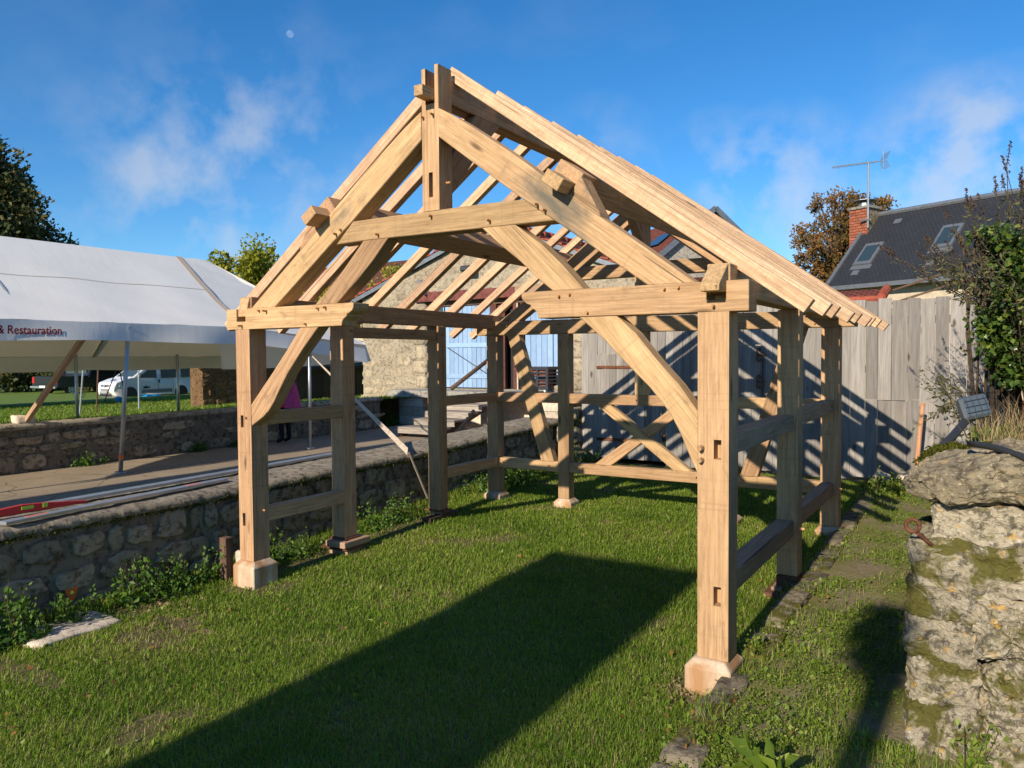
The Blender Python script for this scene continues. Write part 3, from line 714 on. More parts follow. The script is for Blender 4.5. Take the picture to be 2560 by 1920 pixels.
# rear gable
Y0 = 4.45
rp = part_prism('rear_plate', [(-.17, 2.312), (5.04, 2.312), (5.04, 2.512), (-.17, 2.512)], Y0 - .004, Y0 + .18, (1, 0, 0))
for x, z in ((.28, 2.45), (.38, 2.45), (.42, 2.36), (2.43, 2.36), (4.5, 2.45), (4.6, 2.36)): peg(rp, (x, Y0 - .004, z), ln=.03)
for xa, xb in ((.188, 1.197), (1.364, mx(1.364)), (mx(1.197), mx(.198))):
    o1 = part_prism('rail', [(xa, 1.338), (xb, 1.338), (xb, 1.475), (xa, 1.475)], Y0 + .012, Y0 + .14, (1, 0, 0))
    o2 = part_prism('rail', [(xa, .367), (xb, .367), (xb, .51), (xa, .51)], Y0 + .014, Y0 + .14, (1, 0, 0))
    for f in (.1, .85): peg(o2, (xa + (xb - xa) * f, Y0 + .014, .45), ln=.03)
    peg(o1, (xa + (xb - xa) * .47, Y0 + .012, 1.41), ln=.025)
for fn, nm in ((lambda x: x, 0), (mx, 1)):
    part_prism('rear_brace', [(fn(.36), 2.314), (fn(.56), 2.314), (fn(1.13), .508), (fn(.92), .508)], Y0 + .004, Y0 + .132, (fn(.56) - fn(0), 0, -1.8))
    part_prism('cross_brace', [(fn(1.77), 1.340), (fn(1.985), 1.340), (fn(3.13), .508), (fn(2.88), .508)], Y0 + .02 + .012 * nm, Y0 + .12 + .01 * nm, (fn(1.2) - fn(0), 0, -.83))
    princ(fn, Y0 + .001 + .001 * nm, Y0 + .16, .03, OAK)
post('middle_post', 2.35, 2.52, Y0 + .006, Y0 + .15, 1.473, 2.314)
post('middle_post', 2.352, 2.518, Y0 + .006, Y0 + .15, 2.510, 3.045)
part_prism('collar_beam', [(1.32, 3.045), (3.55, 3.045), (3.30, 3.222), (1.56, 3.222)], Y0 + .008, Y0 + .15, (1, 0, 0))
MB().box(2.355, 2.515, Y0 + .004, Y0 + .17, 3.22, 4.30).build('king_post', OAK, FR, bevel=.006, origin=(2.355, Y0, 3.22), frame=(0, 0, 1))
# side walls: rails
def srail(xa, xb, ya, yb, z0, z1, mt=OAK):
    return MB().box(xa, xb, ya, yb, z0, z1).build('rail', mt, FR, bevel=.006, origin=(xa, ya, z0), frame=(0, 1, 0))
G_ = M['oak_grey']
for z0, z1 in ((.365, .508), (1.335, 1.468)):
    srail(.075, .193, .198, 1.267, z0, z1); srail(.075, .185, 3.208, 4.452, z0 + .012, z1 + .005)
    a = srail(mx(.193), mx(.04), .203, 2.212, z0 - .02, z1 - .015, G_); b = srail(mx(.185), mx(.06), 2.393, 4.452, z0 - .008, z1 + .004, G_)
    peg(b, (mx(.0), 4.50, (z0 + z1) / 2), (1, 0, 0), r=.014, ln=.05, mt=M['oak_fresh']); peg(a, (mx(0), 2.30, (z0 + z1) / 2 - .03), (1, 0, 0), r=.014, ln=.05, mt=M['oak_fresh'])
li = srail(.04, .165, 1.453, 3.032, 2.225, 2.35)
peg(li, (.2, 1.40, 2.30), (1, 0, 0)); peg(li, (.19, 3.1, 2.29), (1, 0, 0))

# stone blocks and packing under the posts
def base_stone(x0, x1, y0, y1, z0, z1, label):
    pts = MB(); i = .03
    vs = [(x0 - .02, y0 - .02, z0), (x1 + .02, y0 - .02, z0), (x1 + .02, y1 + .02, z0), (x0 - .02, y1 + .02, z0),
          (x0 - .02, y0 - .02, z1 - .05), (x1 + .02, y0 - .02, z1 - .05), (x1 + .02, y1 + .02, z1 - .05), (x0 - .02, y1 + .02, z1 - .05),
          (x0 + i, y0 + i, z1), (x1 - i, y0 + i, z1), (x1 - i, y1 - i, z1), (x0 + i, y1 - i, z1)]
    fs = [(3, 2, 1, 0), (8, 9, 10, 11)] + [(k + a, k + (a + 1) % 4, k + 4 + (a + 1) % 4, k + 4 + a) for k in (0, 4) for a in range(4)]
    o = pts.add(vs, fs).build('base_stone', M['base_stone'], None, bevel=.008, origin=((x0 + x1) / 2, (y0 + y1) / 2, z0))
    return tag(o, label, 'stone block', 'stone blocks under the posts')
base_stone(-.035, .235, -.03, .235, -.36, -.001, 'rust-stained white stone block under the front post beside the low garden wall')
base_stone(4.615, 4.885, -.055, .24, -.42, -.031, 'white stone block with brown runs half buried in the mossy path edge')
base_stone(-.02, .225, 4.42, 4.66, -.30, -.001, 'stone block under the rear corner post next to the low garden wall')
base_stone(1.165, 1.40, 4.42, 4.65, -.30, -.001, 'stone block under the rear post between the blue door and the crossed braces')
base_stone(mx(1.40), mx(1.165), 4.42, 4.65, -.30, -.001, 'stone block under the rear post behind the crossed braces')
base_stone(mx(.23), W_ + .03, 4.42, 4.67, -.30, -.001, 'pale stone block under the rear corner post beside the mossy path')
def packing(name, x, y, label, boards):
    t = thing(name, (x, y, zg(x, y)), label, 'packing blocks', 'wooden packing under the side posts')
    for (dx, dy, sx, sy, z0, z1, k) in boards:
        MB().box(x + dx - sx / 2, x + dx + sx / 2, y + dy - sy / 2, y + dy + sy / 2, z0, z1).build('block', M[k], t, bevel=.006, origin=(x + dx - sx / 2, y + dy - sy / 2, z0), frame=(1, 0, 0) if sx > sy else (0, 1, 0))
packing('packing_blocks', .1, 1.36, 'stacked brown wooden blocks under the door post by the rails', [(0, .02, .28, .26, -.30, -.165, 'oak_grey'), (-.03, 0, .40, .30, -.165, -.125, 'wet_wood'), (.03, .02, .30, .42, -.125, -.055, 'oak_grey'), (0, 0, .24, .22, -.055, -.03, 'wet_wood')])
packing('packing_blocks', .1, 3.12, 'dark wooden packing with a long beam under the door post by the nettles', [(0, .0, .24, .24, -.30, -.17, 'oak_grey'), (.06, -.04, .14, .62, -.17, -.085, 'brown_wood'), (0, .02, .2, .2, -.085, -.05, 'oak_grey'), (0, 0, .34, .2, -.05, -.03, 'wet_wood')])
packing('packing_blocks', 4.775, 2.30, 'dark wooden packing under the middle post beside the mossy path', [(-.02, -.02, .34, .30, -.32, -.21, 'base_stone'), (-.03, -.02, .30, .44, -.21, -.16, 'wet_wood'), (-.08, 0, .1, .30, -.16, -.125, 'oak_grey'), (0, 0, .19, .20, -.16, -.022, 'wet_wood')])

# ================================================================== unseen buildings behind the photographer, added and sized to shade lawn and road
def shade_block(name, x0, x1, y0, y1, zt, rise, label, ridge_along='y', mt='house_stone'):
    t = thing(name, ((x0 + x1) / 2, (y0 + y1) / 2, -.4), label, 'building')
    box('wall', M[mt], t, x0, x1, y0, y1, -1.0, zt)
    mb = MB().box(x0 - .0, x1 + .0, y0, y1, zt + .002, zt + .25)
    mb.build('roof', M['red_tile'], t)
    box('window', M['glass'], t, x0 + .4, x0 + 1.0, y1 - .01, y1 + .02, zt - 2.4, zt - 1.2)
    return t
shade_block('lawn_shade_tower', 2.15, 3.89, -12.0, -10.0, 5.53, 0, 'unseen narrow stone block behind the photographer, shaped to shade the lawn')
shade_block('road_shade_house', -4.5, -1.62, -14.0, -10.0, 8.28, 0, 'unseen tall stone block behind the photographer, shaped to shade the road')

# ================================================================== LOW GARDEN WALL (left)
zt = lambda y: .60 + .012 * max(0, y) + .022 * max(0, y - 3.5)
LW = thing('garden_wall', (-1.05, 1.0, -.3), 'low rubble stone garden wall with a cement cap, between lawn and road', 'wall')
mb = MB(); ys = [-9.0 + .25 * i for i in range(69)]
prof = [(-.66, -.45), (-.64, 0), (-1.52, 0), (-1.52, .1)]
def strip(mb, A, B, n=1):
    k = len(mb.v); mb.v += A + B; m_ = len(A)
    for i in range(m_ - 1): mb.f.append((k + i, k + i + 1, k + m_ + i + 1, k + m_ + i))
inner = lambda z: [(-.655 + .012 * fbm((y * 2, z * 3, 1)), y, (-.5 if z == 0 else zt(y) - .09)) for y in ys]
strip(mb, inner(0), inner(1)); strip(mb, [(-1.50, y, .1) for y in ys], [(-1.50, y, zt(y) - .09) for y in ys])
mb.add([(-.655, ys[0], -.5), (-1.5, ys[0], -.5), (-1.5, ys[0], zt(ys[0])), (-.655, ys[0], zt(ys[0]))], [(0, 1, 2, 3)])
mb.add([(-.655, ys[-1], -.5), (-1.5, ys[-1], -.5), (-1.5, ys[-1], zt(ys[-1])), (-.655, ys[-1], zt(ys[-1]))], [(0, 1, 2, 3)])
mb.build('mortar_core', M['wall_mortar'], LW)
# cap: irregular slab with ragged nose
mb = MB()
fine = [-9.0 + .08 * i for i in range(213)]
def capring(y):
    j = .022 * fbm((y * 3.3, 0, 2)) + .012 * fbm((y * 11, 0, 4))
    return [(-.66, y, zt(y) - .125 + .02 * fbm((y * 6, 1, 1))), (-.585 + j, y, zt(y) - .075 + .02 * fbm((y * 9, 5, 1))), (-.605 + j, y, zt(y) - .02), (-.67 + j, y, zt(y) + .006 * fbm((y * 5, 3, 0))), (-1.0, y, zt(y) + .012 + .012 * fbm((y * 4, 8, 0))), (-1.4, y, zt(y) + .008 * fbm((y * 5, 9, 0))), (-1.56 + .02 * fbm((y * 5, 4, 4)), y, zt(y) - .03), (-1.5, y, zt(y) - .12)]
rings = [capring(y) for y in fine]
for a, b in zip(rings[:-1], rings[1:]): strip(mb, a, b)
k = len(mb.v); mb.add(rings[0], [tuple(range(8))]); mb.add(rings[-1], [tuple(range(8))])
mb.build('cap', M['cap'], LW, True)
n = stone_wall(LW, M['wall_stone'], (-.645, -4.6, 0), (0, 1, 0), 12.4, lambda u: zg(-.6, u - 4.6) - .02, lambda u: zt(u - 4.6) - .07, 11, (.13, .30), (.16, .55), .040, .008, rough=.30)
# moss and dirt fringe under the cap nose
rg_ = np_rng(5); k = 5200
yy = rg_.uniform(-5, 8, k); base = np.stack([-.60 + rg_.uniform(-.02, .012, k), yy, np.array([zt(a) for a in yy]) - rg_.uniform(.05, .115, k)], 1)
tag(leaf_obj('moss_fringe', [leaves(base, rg_.uniform(.012, .03, k), rg_, np.array([[.6, 0, -.8]]), .8)], M['moss'], LW), kind='stuff')

# ================================================================== FAR WALL along the road
FW = thing('roadside_wall', (-6.95, 2.5, .15), 'long rubble stone wall with crumbling render along the far side of the road', 'wall')
MB().box(-7.25, -6.82, -12, 9.75, .0, .93).build('mortar_core', M['wall_mortar'], FW)
mb = MB(); fine = [-12 + .2 * i for i in range(110)]
def cr2(y): 
    j = .015 * fbm((y * 3, 2, 2)); return [(-6.80, y, .885 + j), (-6.765 + j, y, .91), (-6.78 + j, y, .965), (-6.95, y, .985 + .5 * j), (-7.3, y, .965), (-7.3, y, .90)]
rings = [cr2(y) for y in fine]
for a, b in zip(rings[:-1], rings[1:]): strip(mb, a, b)
mb.add(rings[-1], [tuple(range(6))])
mb.build('cap', M['cap'], FW, True)
stone_wall(FW, M['wall_stone'], (-6.815, -2.2, 0), (0, 1, 0), 11.9, lambda u: .20, lambda u: .90, 23, (.13, .30), (.18, .6), .030, .012, rough=.3,
           skip=lambda u, z, r: r.random() < (.12 if u < 4.6 else .45))

# ================================================================== BOARD FENCE with gates
FN = thing('board_fence', (3.0, 8.05, 0), 'tall grey weathered board fence with two gate leaves behind the timber frame', 'fence')
r = random.Random(21); x = -.2; i = 0
def fboard(x0, x1, z0, z1, y=8.0, nm='board', par=FN):
    t = .022; dy = r.uniform(-.008, .008)
    sag = r.uniform(-.004, .004)
    vs = [(x0, y + dy, z0), (x1, y + dy + sag, z0), (x1 + sag, y + dy - sag, z1 + r.uniform(-.012, .012)), (x0 + sag, y + dy, z1)]
    mb = MB().add([v for v in vs] + [(a, b + t, c) for a, b, c in vs], [(0, 1, 2, 3), (7, 6, 5, 4), (0, 4, 5, 1), (1, 5, 6, 2), (2, 6, 7, 3), (3, 7, 4, 0)])
    return mb.build(nm, M['fence'], par, origin=((x0 + x1) / 2, y, z0))
top = lambda x: 2.79 + .008 * x
leafs = [(.10, 1.40, 2.03, .10), (1.99, 3.2, 2.16, .10)]
while x < 6.5:
    w_ = r.uniform(.135, .20) if x < 3.4 else r.uniform(.17, .235)
    x1 = x + w_ - .006
    cut = next((l for l in leafs if l[0] - .01 < x + .02 and x1 < l[1] + .08), None)
    zb = .05 + r.uniform(-.03, .03) if x < 4.8 else .0
    if cut: fboard(x, x1, cut[2] + .008, top(x) + r.uniform(-.015, .015))
    elif x > 4.6 and r.random() < .55:
        zc = 1.28 + r.uniform(-.03, .03); fboard(x, x1, zc + .003, top(x) + r.uniform(-.02, .02)); fboard(x, x1, zb, zc - .003)
    else: fboard(x, x1, zb, top(x) + r.uniform(-.02, .02))
    x += w_
for l0, l1, lz, lb in leafs:
    x = l0
    while x < l1 - .05:
        w_ = min(r.uniform(.11, .16), l1 - x); fboard(x, x + w_ - .005, lb, lz - .006, 7.985, 'gate_board'); x += w_
for z in (.45, 1.7, 2.45): box('back_rail', M['brown_wood'], FN, -.2, 6.5, 8.045, 8.12, z, z + .12)
for xx in (-.12, 1.7, 3.45, 5.0, 6.4): box('fence_post', M['brown_wood'], FN, xx - .06, xx + .06, 8.05, 8.18, -.1, 2.7)
box('strap_hinge', M['rust'], FN, .12, .95, 7.965, 7.982, 1.76, 1.815, .004); box('strap_hinge', M['rust'], FN, .12, .95, 7.965, 7.982, .42, .475, .004)
# latch on the right leaf: scrolled iron plate and bolt
for zc in (2.0, 1.55):
    mb = MB()
    for s_ in (1, -1):
        mb.tube([(3.10, 7.965, zc), (3.06, 7.965, zc + s_ * .05), (3.07, 7.965, zc + s_ * .10), (3.11, 7.965, zc + s_ * .11), (3.125, 7.965, zc + s_ * .08), (3.10, 7.965, zc + s_ * .065)], .012, 6)
    mb.box(3.05, 3.2, 7.955, 7.972, zc - .012, zc + .012)
    mb.build('latch', M['rust'], FN)
MB().tube([(3.16, 7.965, 1.15), (3.16, 7.965, 2.05)], .009, 6).build('bolt_rod', M['rust'], FN)

KB = thing('mossy_kerb', (4.92, 3, -.1), 'row of mossy kerb stones edging the path beside the timber frame', 'kerb')
y_ = -1.9; kr = random.Random(4); i = 0
while y_ < 7.6:
    ln_ = kr.uniform(.55, 1.1); zt_ = zp(5.0, y_ + ln_ / 2) + .035 + kr.uniform(-.012, .012); xo_ = 4.835 + kr.uniform(-.012, .015)
    if y_ < .3 and y_ + ln_ > -.1: xo_ = max(xo_, 4.835)
    rough_block('kerb_stone', xo_, xo_ + kr.uniform(.17, .24), y_, y_ + ln_ - .012, zt_ - .30, zt_, M['kerb'], KB, 200 + i, .018, 14, 10, 4.0, False, .4)
    y_ += ln_; i += 1
# stone stub at the fence's left end
SP = thing('stone_stub', (-.42, 7.9, 0), 'short rubble stone pier where the low wall meets the fence', 'pier')
for i, (a, b, c, d, e, f) in enumerate([(-.62, -.22, 7.75, 8.2, -.2, .35), (-.66, -.2, 7.7, 8.2, .36, .68), (-.6, -.21, 7.75, 8.2, .69, 1.02)]):
    rough_block('stone', a, b, c, d, e, f, M['lichen_stone'], SP, 40 + i, .03, 6)
for i, (a, c, z, s_) in enumerate([(-.1, 7.75, .02, .18), (5.02, 7.6, .08, .14), (5.35, 7.45, .12, .13)]):
    o = rough_block('rock', a - s_, a + s_, c - s_, c + s_, z - .1, z + s_, M['white_block'] if i else M['lichen_stone'], None, 60 + i, .04, 6, 3)
    tag(o, ['grey rock at the foot of the board fence by the gate', 'orange-tinted rounded rock on the path near the fence', 'pale rock leaning on the flower bank near the fence'][i], 'rock')

# ================================================================== STONE PIER and raised flower bank (right)
PR = thing('stone_pier', (6.45, .1, -.15), 'lichened stone pier of stacked blocks with overhanging cap stone', 'stone pier')
LS = M['lichen_stone']
blocks = [(5.945, 6.26, -.42, .35, -.25, .13), (5.95, 6.27, -.40, .35, .135, .37), (5.945, 6.25, -.43, .35, .375, .60), (5.945, 6.30, -.42, .35, .61, .755), (5.955, 6.75, -.42, .35, .76, 1.0),
          (6.06, 6.9, -.40, .35, 1.01, 1.20), (6.24, 6.55, -.46, .3, .46, .76), (6.29, 6.62, -.47, .3, .10, .42), (6.27, 6.60, -.48, .3, -.28, .09), (6.56, 6.95, -.46, .3, .3, .74), (6.63, 7.0, -.47, .3, -.28, .28)]
for i, b in enumerate(blocks): rough_block('stone', b[0], b[1] + .02, b[2] + .012 * (i % 3), b[3], b[4] - .02, b[5] + .012, LS, PR, i + 1, .024 if i < 6 else .045, 34, 14 if i < 6 else 5, 5.0, False, .5)
rt = thing('retaining_wall', (8.6, .1, -.2), 'rubble stone retaining wall holding the flower bank right of the pier', 'wall')
box('mortar_core', M['wall_mortar'], rt, 6.98, 10.6, -.10, .25, -.4, 1.30)
stone_wall(rt, M['lichen_stone'], (6.98, -.095, 0), (1, 0, 0), 3.6, lambda u: -.35, lambda u: 1.34, 55, (.16, .32), (.22, .6), .06, .012, rough=.3)
# cap stone: overhanging slab with a ragged slanted top
bm = bmesh.new(); bmesh.ops.create_cube(bm, size=2); bmesh.ops.subdivide_edges(bm, edges=bm.edges[:], cuts=40, use_grid_fill=True)
for v in bm.verts:
    q = v.co.copy(); pw = 7; k = (abs(q.x) ** pw + abs(q.y) ** pw + abs(q.z) ** pw) ** (-1 / pw); q *= k
    X = 6.55 + q.x * .60; Y = .1 + q.y * .55
    t_ = min(1, max(0, (X - 5.93) / .45)); h = .05 + .115 * t_ ** .7
    Z = 1.275 + (q.z * h if q.z > 0 else q.z * .07) + .02 * t_
    p = Vector((X, Y, Z)) * 4
    v.co = Vector((X, Y, Z)) + Vector((fbm(p), fbm(p + Vector((5, 0, 0))), fbm(p + Vector((0, 5, 0))))) * .030 + Vector((fbm(p * 4), fbm(p * 4 + Vector((5, 0, 0))), fbm(p * 4.5))) * .020 + Vector((fbm(p * 12), fbm(p * 13), fbm(p * 12.5))) * .009
me = bpy.data.meshes.new('cap_stone'); bm.to_mesh(me); bm.free()
link('cap_stone', me, M['cap_stone'], PR)
ir = thing('iron_ring', (6.0, -.42, 1.05), 'rusty iron eye bolt stuck in the notch of the stone pier', 'eye bolt')
MB().tube([(6.06, -.40, .985), (5.985, -.44, 1.06)], .011, 8).build('shank', M['rust'], ir, True)
MB().tube([(5.972 + .033 * math.cos(a), -.45, 1.09 + .033 * math.sin(a)) for a in [i * .45 for i in range(15)]], .010, 8).build('eye', M['rust'], ir, True)

def zbank(x, y):
    e = min(1, max(0, (x - 5.99) / .22)); f = min(1, max(0, (y + .1) / .5))
    return -.2 + (1.42 + .05 * y * .4 - (.09 * max(0, y - 3)) + .10 * max(0, x - 6.3)) * e * f * (1 if y < 5 else max(.35, 1 - (y - 5) * .2)) + .05 * fbm((x * 2.4, y * 2.4, 9), 4)
bank = sheet('flower_bank', 5.94, 10.5, -.05, 8.1, .12, zbank, M['soil'])
# hoses, flood lamp, stake
tag(MB().tube([(5.98, .75, 1.30), (6.10, 1.1, 1.42), (6.17, 1.5, 1.50), (6.28, 1.7, 1.56)], .028, 8).build('garden_hose', M['hose'], None, True), 'black pipe crossing the moss behind the cap stone', 'pipe')
tag(MB().tube([(6.22, .05, 1.485), (6.27, -.06, 1.495), (6.36, -.22, 1.495), (6.46, -.38, 1.475), (6.58, -.52, 1.43), (6.8, -.75, 1.34)], .018, 10).build('garden_hose', M['hose'], None, True), 'thick black hose draped over the front of the cap stone', 'hose')
fl = thing('flood_lamp', (6.22, 1.55, 1.45), 'tilted grey flood lamp with a wire guard among the dry plants', 'flood lamp')
def rotbox(mb, c, ax, ay, az, sx, sy, sz):
    c = Vector(c); ax, ay, az = Vector(ax).normalized(), Vector(ay).normalized(), Vector(az).normalized()
    vs = [c + ax * (i * sx / 2) + ay * (j * sy / 2) + az * (k * sz / 2) for k in (-1, 1) for j in (-1, 1) for i in (-1, 1)]
    return mb.add(vs, [(0, 2, 3, 1), (4, 5, 7, 6), (0, 1, 5, 4), (1, 3, 7, 5), (3, 2, 6, 7), (2, 0, 4, 6)])
ax, az = Vector((.86, .50, .20)).normalized(), Vector((-.30, .25, .92)).normalized(); ay = az.cross(ax)
c0 = Vector((6.22, 1.55, 1.60))
rotbox(MB(), c0, ax, ay, az, .20, .08, .17).build('housing', M['flood_grey'], fl, bevel=.015)
rotbox(MB(), c0 - ay * .042, ax, ay, az, .165, .006, .135).build('lens', M['flood_glass'], fl)
mb = MB()
for k in range(4): mb.tube([c0 - ay * .05 + ax * (-.066 + .044 * k) - az * .066, c0 - ay * .062 + ax * (-.066 + .044 * k), c0 - ay * .05 + ax * (-.066 + .044 * k) + az * .066], .0022, 5)
for k in range(3): mb.tube([c0 - ay * .055 - ax * .08 + az * (-.044 + .044 * k), c0 - ay * .055 + ax * .08 + az * (-.044 + .044 * k)], .0022, 5)
mb.build('guard', M['dark_steel'], fl)
tag(MB().tube([(5.475, 7.55, -.05), (5.47, 7.55, .5), (5.50, 7.56, .9), (5.53, 7.57, 1.28)], [.034, .036, .034, .03], 9).build('wooden_stake', M['stick'], None, True, frame=(0, 0, 1)), 'peeled orange-brown stick standing in front of the board fence', 'stake')
bx_ = tag(MB().box(-.32, -.22, .0, .09, -.30, .18).build('prop_board', M['brown_wood'], None, bevel=.004, frame=(0, 0, 1)), 'dark upright board between the front post and the garden wall', 'board')
tag(rough_block('prop_stone', -.16, -.05, .06, .2, -.28, .05, M['white_block'], None, 77, .015, 5, 12), 'pale wedge of stone behind the stained corner block', 'stone')
sl_ = tag(rough_block('paving_slab', -.55, .0, -1.95, -1.2, -.36, -.238, M['white_block'], None, 88, .02, 10, 8), 'half buried pale stone slab by the nettles along the low wall', 'slab')
# orange paint mark on a wall stone
tag(MB().add([(-.606, -1.33 + .055 * math.cos(a) * (1 + .2 * math.sin(3 * a)), -.06 + .085 * math.sin(a) * (1 + .15 * math.cos(5 * a))) for a in [i * .523 for i in range(12)]] + [(-.592, -1.33, -.06)], [(i, (i + 1) % 12, 12) for i in range(12)]).build('paint_mark', M['orange_paint'], LW), None)

# straightedges and spirit level on the wall cap
def rule(name, a, b, w_, mt, label, catg, slots):
    a, b = Vector(a), Vector(b); t = thing(name, (a + b) / 2, label, catg)
    MB().bar(a, b, w_, .03).build('profile', mt, t, bevel=.003, frame=b - a)
    d = (b - a).normalized()
    for f in slots:
        c = a.lerp(b, f); MB().bar(c - d * .1, c + d * .1, w_ * .38, .034).build('grip', M['orange_paint'], t, bevel=.004)
    return t
rule('straightedge', (-.66, -1.85, .640), (-.93, .55, .648), .10, M['alu'], 'shorter aluminium straightedge with orange grips on the wall cap', 'straightedge', (.12, .82))
rule('straightedge', (-1.13, -2.1, .645), (-1.44, 3.1, .662), .12, M['galv'], 'long plain aluminium straightedge lying along the wall cap', 'straightedge', ())
lv = thing('spirit_level', (-.98, -1.3, .64), 'red spirit level with tapered ends lying on the wall cap', 'spirit level')
a, b = Vector((-.965, -1.95, .64)), Vector((-.99, -.98, .64)); d = (b - a).normalized(); sd = Vector((0, 0, 1))
mb = MB(); n_ = len(mb.v)
P = lambda f, h: (a.lerp(b, f).x, a.lerp(b, f).y, .64 + h)
pr_ = [(0, .0), (1, .0), (1, .02), (.62, .062), (.42, .075), (.22, .062), (0, .02)]
mb.prism([(a.lerp(b, f).y, .642 + h) for f, h in pr_], 'x', -1.0, -.955).build('body', M['red_paint'], lv, bevel=.003)
box('vial', M['lime_vial'], lv, -.953, -.948, -1.56, -1.46, .672, .700); box('vial', M['lime_vial'], lv, -.953, -.948, -1.38, -1.34, .665, .705)

# ================================================================== BARN with blue doors
YB = 12.0
BA = thing('stone_barn', (-4.82, 15, .2), 'old stone barn with pale blue plank doors and red tiled roof', 'barn')
xl, xr, xa, ze, za = -9.45, -.19, -4.82, 3.72, 5.42
dx0, dx1, dz0, dz1 = -7.12, -2.46, 1.13, 3.56
mb = MB()
# facade with door opening, made of butted pieces
zl = lambda x: ze + (za - ze) * (1 - abs(x - xa) / (xa - xl))
def fac(pts): mb.prism(pts, 'y', YB, YB + .55)
fac([(xl, -.2), (dx0, -.2), (dx0, dz1), (dx0, zl(dx0)), (xl, zl(xl))])
fac([(dx1, -.2), (xr, -.2), (xr, zl(xr)), (dx1, zl(dx1))])
fac([(dx0, -.2), (dx1, -.2), (dx1, dz0), (dx0, dz0)])
fac([(dx0, dz1), (dx1, dz1), (dx1, zl(dx1)), (xa, za), (dx0, zl(dx0))])
mb.build('front_wall', M['barn_render'], BA, origin=(xl, YB, 0))
box('side_wall', M['barn_render'], BA, xl + .001, xl + .5, YB + .55, 26, -.2, ze - .02); box('side_wall', M['barn_render'], BA, xr - .5, xr - .001, YB + .55, 26, -.2, ze - .02)
box('back_wall', M['barn_render'], BA, xl + .5, xr - .5, 25.5, 26, -.2, ze)
# facing stones, proud of the mortar
def skipb(u, z, r):
    x = xl + u
    if dx0 - .05 < x < dx1 + .15 and dz0 - .2 < z < dz1 + .35: return True
    if z > zl(x) - .16 or z < 1.0 and -7.6 < x: return True
    return r.random() < (.25 if x < dx0 else .5)
stone_wall(BA, M['barn_stone'], (xl, YB + .008, 0), (1, 0, 0), xr - xl, lambda u: .15, lambda u: 5.4, 31, (.22, .36), (.30, .80), .014, .02, skip=skipb, rough=.12)
for i in range(6): # dressed door jamb
    z0 = dz0 + i * .40; rough_block('jamb_stone', dx0 - .33 - .12 * (i % 2), dx0 + .03, YB - .02, YB + .5, z0, z0 + .39, M['barn_stone'], BA, 120 + i, .012, 4, 10)
    rough_block('jamb_stone', dx1 - .02, dx1 + .3 + .12 * (i % 2), YB - .02, YB + .5, z0, z0 + .39, M['barn_stone'], BA, 140 + i, .012, 4, 10)
# roof: two tiled slopes, zinc verge
def slope(par, name, mt, p00, p10, p11, p01, th=.1, uvs=1.0):
    p = [Vector(q) for q in (p00, p10, p11, p01)]; n_ = (p[1] - p[0]).cross(p[3] - p[0]).normalized()
    if n_.z < 0: n_ = -n_
    vs = p + [q - n_ * th for q in p]
    me = mesh(name, vs, [(0, 1, 2, 3), (7, 6, 5, 4), (0, 4, 5, 1), (1, 5, 6, 2), (2, 6, 7, 3), (3, 7, 4, 0)])
    uv = me.uv_layers.new(name='uv'); u_ = (p[1] - p[0]).length; v_ = (p[3] - p[0]).length
    U = {0: (0, 0), 1: (u_, 0), 2: (u_, v_), 3: (0, v_)}
    for l in me.loops: a_ = U[l.vertex_index % 4]; uv.data[l.index].uv = (a_[0] * uvs, a_[1] * uvs)
    return link(name, me, mt, par)
ov = .32; k = (za - ze) / (xa - xl)
rl = slope(BA, 'roof', M['red_tile'], (xl - ov, YB - .12, ze - ov * k + .13), (xl - ov, 26.2, ze - ov * k + .13), (xa, 26.2, za + .13), (xa, YB - .12, za + .13))
rr_ = slope(BA, 'roof', M['red_tile'], (xr + ov, YB - .12, ze - ov * k + .128), (xr + ov, 26.2, ze - ov * k + .128), (xa, 26.2, za + .128), (xa, YB - .12, za + .128))
for s_, x_ in ((1, xl), (-1, xr)):
    e = x_ - s_ * ov
    part_prism('verge_flashing', [(e, ze - ov * k - .02), (xa, za - .02), (xa, za + .10), (e, ze - ov * k + .10)], YB - .145, YB - .122, (1, 0, 0), M['zinc'], 0, parent=BA)
    for i in range(16):   # verge tiles poke out above the flashing
        f0, f1 = i / 16, (i + .93) / 16
        q0 = (e + (xa - e) * f0, ze - ov * k + (za - ze + ov * k) * f0); q1 = (e + (xa - e) * f1, ze - ov * k + (za - ze + ov * k) * f1)
        part_prism('verge_tile', [(q0[0], q0[1] + .13), (q1[0], q1[1] + .105), (q1[0], q1[1] + .14), (q0[0], q0[1] + .185)], YB - .16, YB + .1, (1, 0, 0), M['ridge_tile'], 0, parent=BA)
part_prism('gutter_end', [(xl - .48, ze - .33), (xl - .36, ze - .34), (xl - .2, ze - .05), (xl - .33, ze - .02)], YB - .2, YB - .05, (1, 0, 0), M['zinc'], 0, parent=BA)
for i in range(22):
    y_ = YB - .15 + i * .46
    MB().tube([(xa, y_, za + .13), (xa, y_ + .1, za + .15), (xa, y_ + .45, za + .14)], [.15, .14, .115], 8).build('ridge_tile', M['ridge_tile'], BA, True)
# bracket stub and lamp on the wall
part_prism('corbel', [(-7.05, 3.80), (-6.92, 3.72), (-7.02, 4.12), (-7.16, 4.16)], YB - .25, YB, (0, 0, 1), M['zinc'], .01, parent=BA)
lm = MB().box(-5.62, -5.26, YB - .40, YB - .12, 4.26, 4.42).build('wall_lamp', M['dark_steel'], BA, bevel=.04)
box('arm', M['dark_steel'], lm, -5.48, -5.40, YB - .14, YB, 4.28, 4.36)
